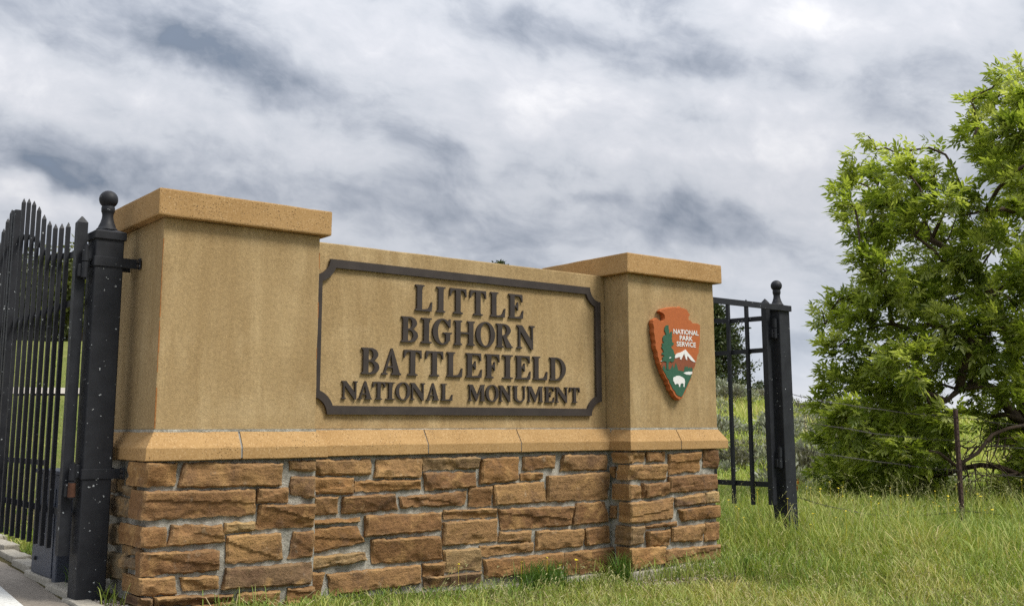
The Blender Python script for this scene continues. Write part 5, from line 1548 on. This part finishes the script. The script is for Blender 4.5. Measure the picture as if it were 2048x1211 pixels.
def field(name, n, a0, a1, d0, d1, hfun, label, seed, wmul=1.0, power=1.0, pale=1.0):
    g = np.random.default_rng(seed)
    x, y, D = polar(n, a0, a1, d0, d1, g, power)
    k = ~blocked(x, y); x, y, D = x[k], y[k], D[k]
    h, lean, dry, keep = hfun(x, y, D, g)
    x, y, D, h, lean, dry = (q[keep] for q in (x, y, D, h, lean, dry))
    w = (.0022 + .00045 * D) * wmul * g.uniform(.7, 1.4, len(x))
    V, T, C_ = blades(name, x, y, h, w, lean, gcols(len(x), dry, g) * pale, seed + 1)
    o = link(name, np_mesh(name, V, T, C_, ('blade',)), None); tag(o, label, 'grass', None, 'stuff')
    return o
GRAVEL_SPOTS = [(3.70, -.26, .58, .15), (4.05, -.33, .42, .13), (4.42, -.02, .26, .2), (-.02, -.05, .30, .35), (-.06, .2, .16, .4)]
def hf_near(x, y, D, g):
    pn = vnoise(x, y, .9, 1.0); pm = vnoise(x, y, 3.1, 5.0)
    right = np.clip((x - 4.2) / 1.0, 0, 1) * np.clip((y + 1.9) / 1.6, 0, 1)
    h = (.065 + .045 * pn + .05 * np.clip(pm, 0, 1)) * g.uniform(.5, 1.35, len(x))
    clump = np.clip(vnoise(x, y, 2.3, 12.0) * 2.2, 0, 1)
    h = h * (1 + 1.3 * right) + (.03 + .20 * clump) * right
    front = np.clip((-y - .2) / 1.2, 0, 1); h *= 1 + .45 * front
    wallside = np.clip((y + .55) / .5, 0, 1) * (x < 4.2)
    dry = .30 + .55 * pn + .50 * pm - .35 * wallside
    keep = g.random(len(x)) < .95
    for cx_, cy_, rx, ry in GRAVEL_SPOTS:
        inside = ((x - cx_) / rx) ** 2 + ((y - cy_) / ry) ** 2 < 1 + .5 * pm
        keep &= ~(inside & (g.random(len(x)) < .93))
        near_ = ((x - cx_) / (rx + .05)) ** 2 + ((y - cy_ + .22) / (ry + .22)) ** 2 < 1
        h = np.where(near_, h * .38, h)
    return h, g.uniform(.25, 1.15, len(x)), dry, keep
field('grass', NG1, 10, 84, 3.0, 9.0, hf_near, 'short yellow green grass in front of the sign wall', 101, power=.8)
def hf_mid(x, y, D, g):
    pn = vnoise(x, y, .6, 2.0)
    tall = np.clip((x - 4.5) / 1.2, 0, 1)
    h = (.14 + .20 * tall * (.55 + .5 * pn)) * g.uniform(.5, 1.4, len(x))
    return h, g.uniform(.2, 1.0, len(x)), .16 + .40 * pn, g.random(len(x)) < .98
field('tall_grass', NG2, 34, 76, 7.2, 16.0, hf_mid, 'taller green grass around the far gate post and the fence', 103)
def hf_far(x, y, D, g):
    pn = vnoise(x, y, .25, 3.0)
    return (.20 + .12 * pn) * g.uniform(.6, 1.4, len(x)), g.uniform(.2, .9, len(x)), .30 + .5 * pn, g.random(len(x)) < 1
field('hill_grass', NG3, 42, 68, 15, 44, hf_far, 'long green grass over the hillside with sagebrush', 105, 1.2, pale=1.3)
def hf_lawn(x, y, D, g):
    pn = vnoise(x, y, .3, 4.0)
    return np.where(D < 9, .10, .05) * g.uniform(.6, 1.5, len(x)), g.uniform(.2, .9, len(x)), .05 + .3 * pn, g.random(len(x)) < 1
field('lawn_grass', NG4, 8, 26, 5.6, 40, hf_lawn, 'mown green lawn rising beyond the gate', 107)
def straw():
    g = np.random.default_rng(120); n = 9000
    x, y, D = polar(n, 22, 66, 3.8, 9.5, g, .8)
    pn = vnoise(x, y, 1.3, 8.0); k = ~blocked(x, y) & (g.random(n) < .22 + .9 * pn)
    x, y, D = x[k], y[k], D[k]; n = len(x)
    V, T, C_ = blades('s', x, y, g.uniform(.05, .11, n), .0022 + .0004 * D, g.uniform(1.3, 2.6, n), np.array([[.52, .44, .25]]) * g.uniform(.6, 1.15, (n, 1)), 121)
    o = link('dry_grass', np_mesh('dry_grass', V, T, C_, ('blade',)), None); tag(o, 'dry straw lying through the short grass', 'grass', None, 'stuff')
straw()
def weeds():
    g = np.random.default_rng(130); V, F, C_ = [], [], []
    P, D_, S_w = [], [], []
    spots = [(g.uniform(7.6, 9.6), g.uniform(-1.1, -.2)) for _ in range(26)] + [(g.uniform(4.9, 7.4), g.uniform(-1.6, .3)) for _ in range(22)]
    for x, y in spots:
        z = ground_z(x, y); hh_ = g.uniform(.28, .62) if x > 7.5 else g.uniform(.14, .34)
        lx, ly = g.normal(0, .12, 2)
        for k in range(26):
            u = g.uniform(.15, 1.0)
            P.append((x + lx * u * hh_ + g.normal(0, .012), y + ly * u * hh_ + g.normal(0, .012), z + u * hh_)); d_ = g.normal(size=3) + np.array([0, 0, .5]); D_.append(d_ / np.linalg.norm(d_)); S_w.append(g.uniform(.02, .055) * (1.25 - u))
        b0 = len(V); V += [(x - .0025, y, z - .02), (x + .0025, y, z - .02), (x + lx * hh_, y + ly * hh_, z + hh_)]; F.append((b0, b0 + 1, b0 + 2)); C_ += [(.20, .23, .07)] * 3
    n0 = len(V); P = np.array(P); D_ = np.array(D_); S_w = np.array(S_w)[:, None]
    s1, n1 = frames(D_, g.random(len(P)) * 6.28)
    q = np.stack([P, P + D_ * S_w * .5 + s1 * S_w * .2, P + D_ * S_w, P + D_ * S_w * .5 - s1 * S_w * .2], 1).reshape(-1, 3)
    i4 = n0 + np.arange(len(P))[:, None] * 4
    T = np.concatenate([np.array(F), i4 + np.array([[0, 1, 2]]), i4 + np.array([[0, 2, 3]])])
    col = np.repeat(np.array([[.20, .27, .07]]) * g.uniform(.6, 1.3, (len(P), 1)), 4, 0)
    o = link('weeds', np_mesh('weeds', np.concatenate([np.array(V), q]), T, np.concatenate([np.array(C_), col]), ('blade',)), None); tag(o, 'leafy upright weeds around the fence post', 'weeds', None, 'stuff')
weeds()
# tall seeding stems leaning in the wind
def stems():
    g = np.random.default_rng(109)
    n = 520
    x = g.uniform(4.6, 10.2, n); y = g.uniform(-1.3, 2.2, n) - .15 * (x - 7)
    x2 = np.concatenate([g.uniform(1.6, 4.4, 60), g.uniform(1.4, 8.5, 1500)]); y2_ = np.concatenate([g.uniform(-.6, .04, 60), g.uniform(-2.9, -.2, 1500)])
    x = np.concatenate([x, x2]); y = np.concatenate([y, y2_])
    k = ~blocked(x, y); x, y = x[k], y[k]; n = len(x)
    h = np.where((x < 4.5) | (np.arange(n) > 560), g.uniform(.07, .21, n), g.uniform(.30, .62, n)); a = np.radians(g.normal(35, 45, n))
    V, T, C_ = blades('stems', x, y, h, np.full(n, .0032), g.uniform(.25, .8, n), np.array([[.26, .27, .09]]) * g.uniform(.7, 1.25, (n, 1)), 110, a)
    # seed heads
    tip = V.reshape(-1, 7, 3)[:, 6]; prev = V.reshape(-1, 7, 3)[:, 4]
    d = tip - prev; d /= np.linalg.norm(d, axis=1, keepdims=True)
    P = np.repeat(tip, 5, 0) - np.repeat(d, 5, 0) * (np.tile(np.arange(5), n)[:, None] * .018)
    dd = np.repeat(d, 5, 0) + g.normal(size=(5 * n, 3)) * .35; dd /= np.linalg.norm(dd, axis=1, keepdims=True)
    s1, n1 = frames(dd, g.random(5 * n) * 6.28); sz = .022
    q = np.stack([P, P + dd * sz * .5 + s1 * .0032, P + dd * sz, P + dd * sz * .5 - s1 * .0032], 1).reshape(-1, 3)
    F2 = np.arange(5 * n)[:, None] * 4 + len(V)
    T = np.concatenate([T, F2 + np.array([[0, 1, 2]]), F2 + np.array([[0, 2, 3]])])
    C2 = np.repeat(np.array([[.31, .30, .13]]) * g.uniform(.75, 1.2, (5 * n, 1)), 4, 0)
    o = link('seeding_stems', np_mesh('seeding_stems', np.concatenate([V, q]), T, np.concatenate([C_, C2]), ('blade',)), None)
    tag(o, 'pale seeding grass stems leaning in the wind', 'grass', None, 'stuff')
stems()
# dark tufts
def tuft(x, y, r_, h, n, label, seed):
    g = np.random.default_rng(seed)
    px = x + g.normal(0, r_ * .5, n); py = y + g.normal(0, r_ * .4, n)
    V, T, C_ = blades('t', px, py, h * g.uniform(.5, 1.1, n), np.full(n, .005), g.uniform(.1, .7, n), np.array([[.080, .150, .022]]) * g.uniform(.7, 1.5, (n, 1)), seed)
    o = link('grass_tuft', np_mesh('grass_tuft', V, T, C_, ('blade',)), None); tag(o, label, 'tuft')
tuft(4.12, -.42, .06, .14, 260, 'small dark green tuft on the gravel beside the emblem pillar', 201)
tuft(2.55, -.02, .17, .20, 420, 'dark green grass tuft with yellow flowers against the stone wall', 202)
tuft(3.20, -.06, .08, .22, 120, 'drooping grass tuft in the inner corner by the emblem pillar', 203)
tuft(-.12, .72, .045, .16, 120, 'small weed growing between the kerb and the gate post', 204)
# yellow wildflowers: tiny heads
def flowers():
    g = np.random.default_rng(211); V, F = [], []
    spots = [(2.5, -.02), (2.7, 0.0), (2.86, .02), (2.35, -.03), (2.52, -.08), (1.9, .02)] + [(g.uniform(4.8, 9.5), g.uniform(-.8, 1.8)) for _ in range(70)]
    for x, y in spots:
        z = ground_z(x, y) + (g.uniform(.12, .22) if x < 4 else g.uniform(.22, .46)); r_ = g.uniform(.008, .014)
        b0 = len(V); V.append((x, y, z + .004))
        for k in range(6): V.append((x + r_ * math.cos(k * 1.047), y + r_ * math.sin(k * 1.047), z + g.uniform(-.006, .006)))
        F += [(b0, b0 + 1 + k, b0 + 1 + (k + 1) % 6) for k in range(6)]
        b0 = len(V); V += [(x - .0012, y, z), (x + .0012, y, z), (x, y, ground_z(x, y) - .02)]; F.append((b0, b0 + 1, b0 + 2))
    o = link('wildflowers', mesh('wildflowers', V, F), None, ('yellow_petal',)); tag(o, 'tiny yellow wildflowers scattered through the grass', 'flowers', None, 'stuff')
flowers()
def spike(name, loc, h, m_, label, cat):
    g = np.random.default_rng(int(loc[0] * 100)); bm = bmesh.new()
    x, y, _ = loc; z = ground_z(x, y)
    tube(bm, [(x, y, z - .05), (x, y, z + h)], [.012, .006], 5)
    t = thing(name, label, cat, (x, y, z), None)
    link('stalk', bm_mesh('stalk', bm), t, ('bark',))
    n = 40; u = g.random(n); P = np.stack([x + g.normal(0, .018, n), y + g.normal(0, .018, n), z + h * (.45 + .55 * u)], 1)
    D_ = g.normal(size=(n, 3)); D_ /= np.linalg.norm(D_, axis=1, keepdims=True)
    link('bloom', scatter_mesh('bloom', P, g.uniform(.025, .05, n), D_, g.random(n), m_, .45), t)
spike('orange_flower', (10.02, 3.52, 0), .30, 'orange_petal', 'orange flower spike just beyond the far gate post', 'flower')
spike('cream_flower', (16.88, 8.28, 0), .85, 'cream_petal', 'cream flower stalk on the hillside, the taller of two', 'flower')
spike('cream_flower', (17.02, 8.02, 0), .70, 'cream_petal', 'cream flower stalk on the hillside, the shorter of two', 'flower')

# ------------------------------------------------------------------ gravel
def gravel():
    g = np.random.default_rng(301); V, F, C_ = [], [], []
    ico = [Vector(v).normalized() for v in ((1, 0, 0), (-1, 0, 0), (0, 1, 0), (0, -1, 0), (0, 0, 1), (0, 0, -1))]
    fi = [(0, 2, 4), (2, 1, 4), (1, 3, 4), (3, 0, 4), (2, 0, 5), (1, 2, 5), (3, 1, 5), (0, 3, 5)]
    pts = []
    for cx_, cy_, rx, ry in GRAVEL_SPOTS:
        for _ in range(int(5200 * rx * ry)):
            a, q = g.random() * 6.283, math.sqrt(g.random()) * 1.15
            pts.append((cx_ + rx * q * math.cos(a), cy_ + ry * q * math.sin(a)))
    for x, y in pts:
        if blocked(np.array([x]), np.array([y]))[0]: continue
        z = ground_z(x, y); s = g.uniform(.005, .014); b0 = len(V)
        rot = Matrix.Rotation(g.random() * 6.28, 3, 'Z') @ Matrix.Rotation(g.random() * 3, 3, 'X')
        k = Vector((s * g.uniform(.7, 1.3), s * g.uniform(.7, 1.2), s * g.uniform(.5, .9)))
        c = np.array([[.33, .26, .21], [.42, .36, .30], [.24, .21, .18], [.38, .27, .21], [.5, .46, .41]])[g.integers(5)] * g.uniform(.7, 1.1)
        for v in ico:
            w = rot @ Vector((v.x * k.x, v.y * k.y, v.z * k.z)); V.append((x + w.x, y + w.y, z + .002 + w.z)); C_.append(c)
        F += [tuple(b0 + i for i in f) for f in fi]
    o = link('gravel', np_mesh('gravel', V, F, np.array(C_), ('gravel',)), None); tag(o, 'small pinkish gravel at the foot of the pillars', 'gravel', None, 'stuff')
gravel()
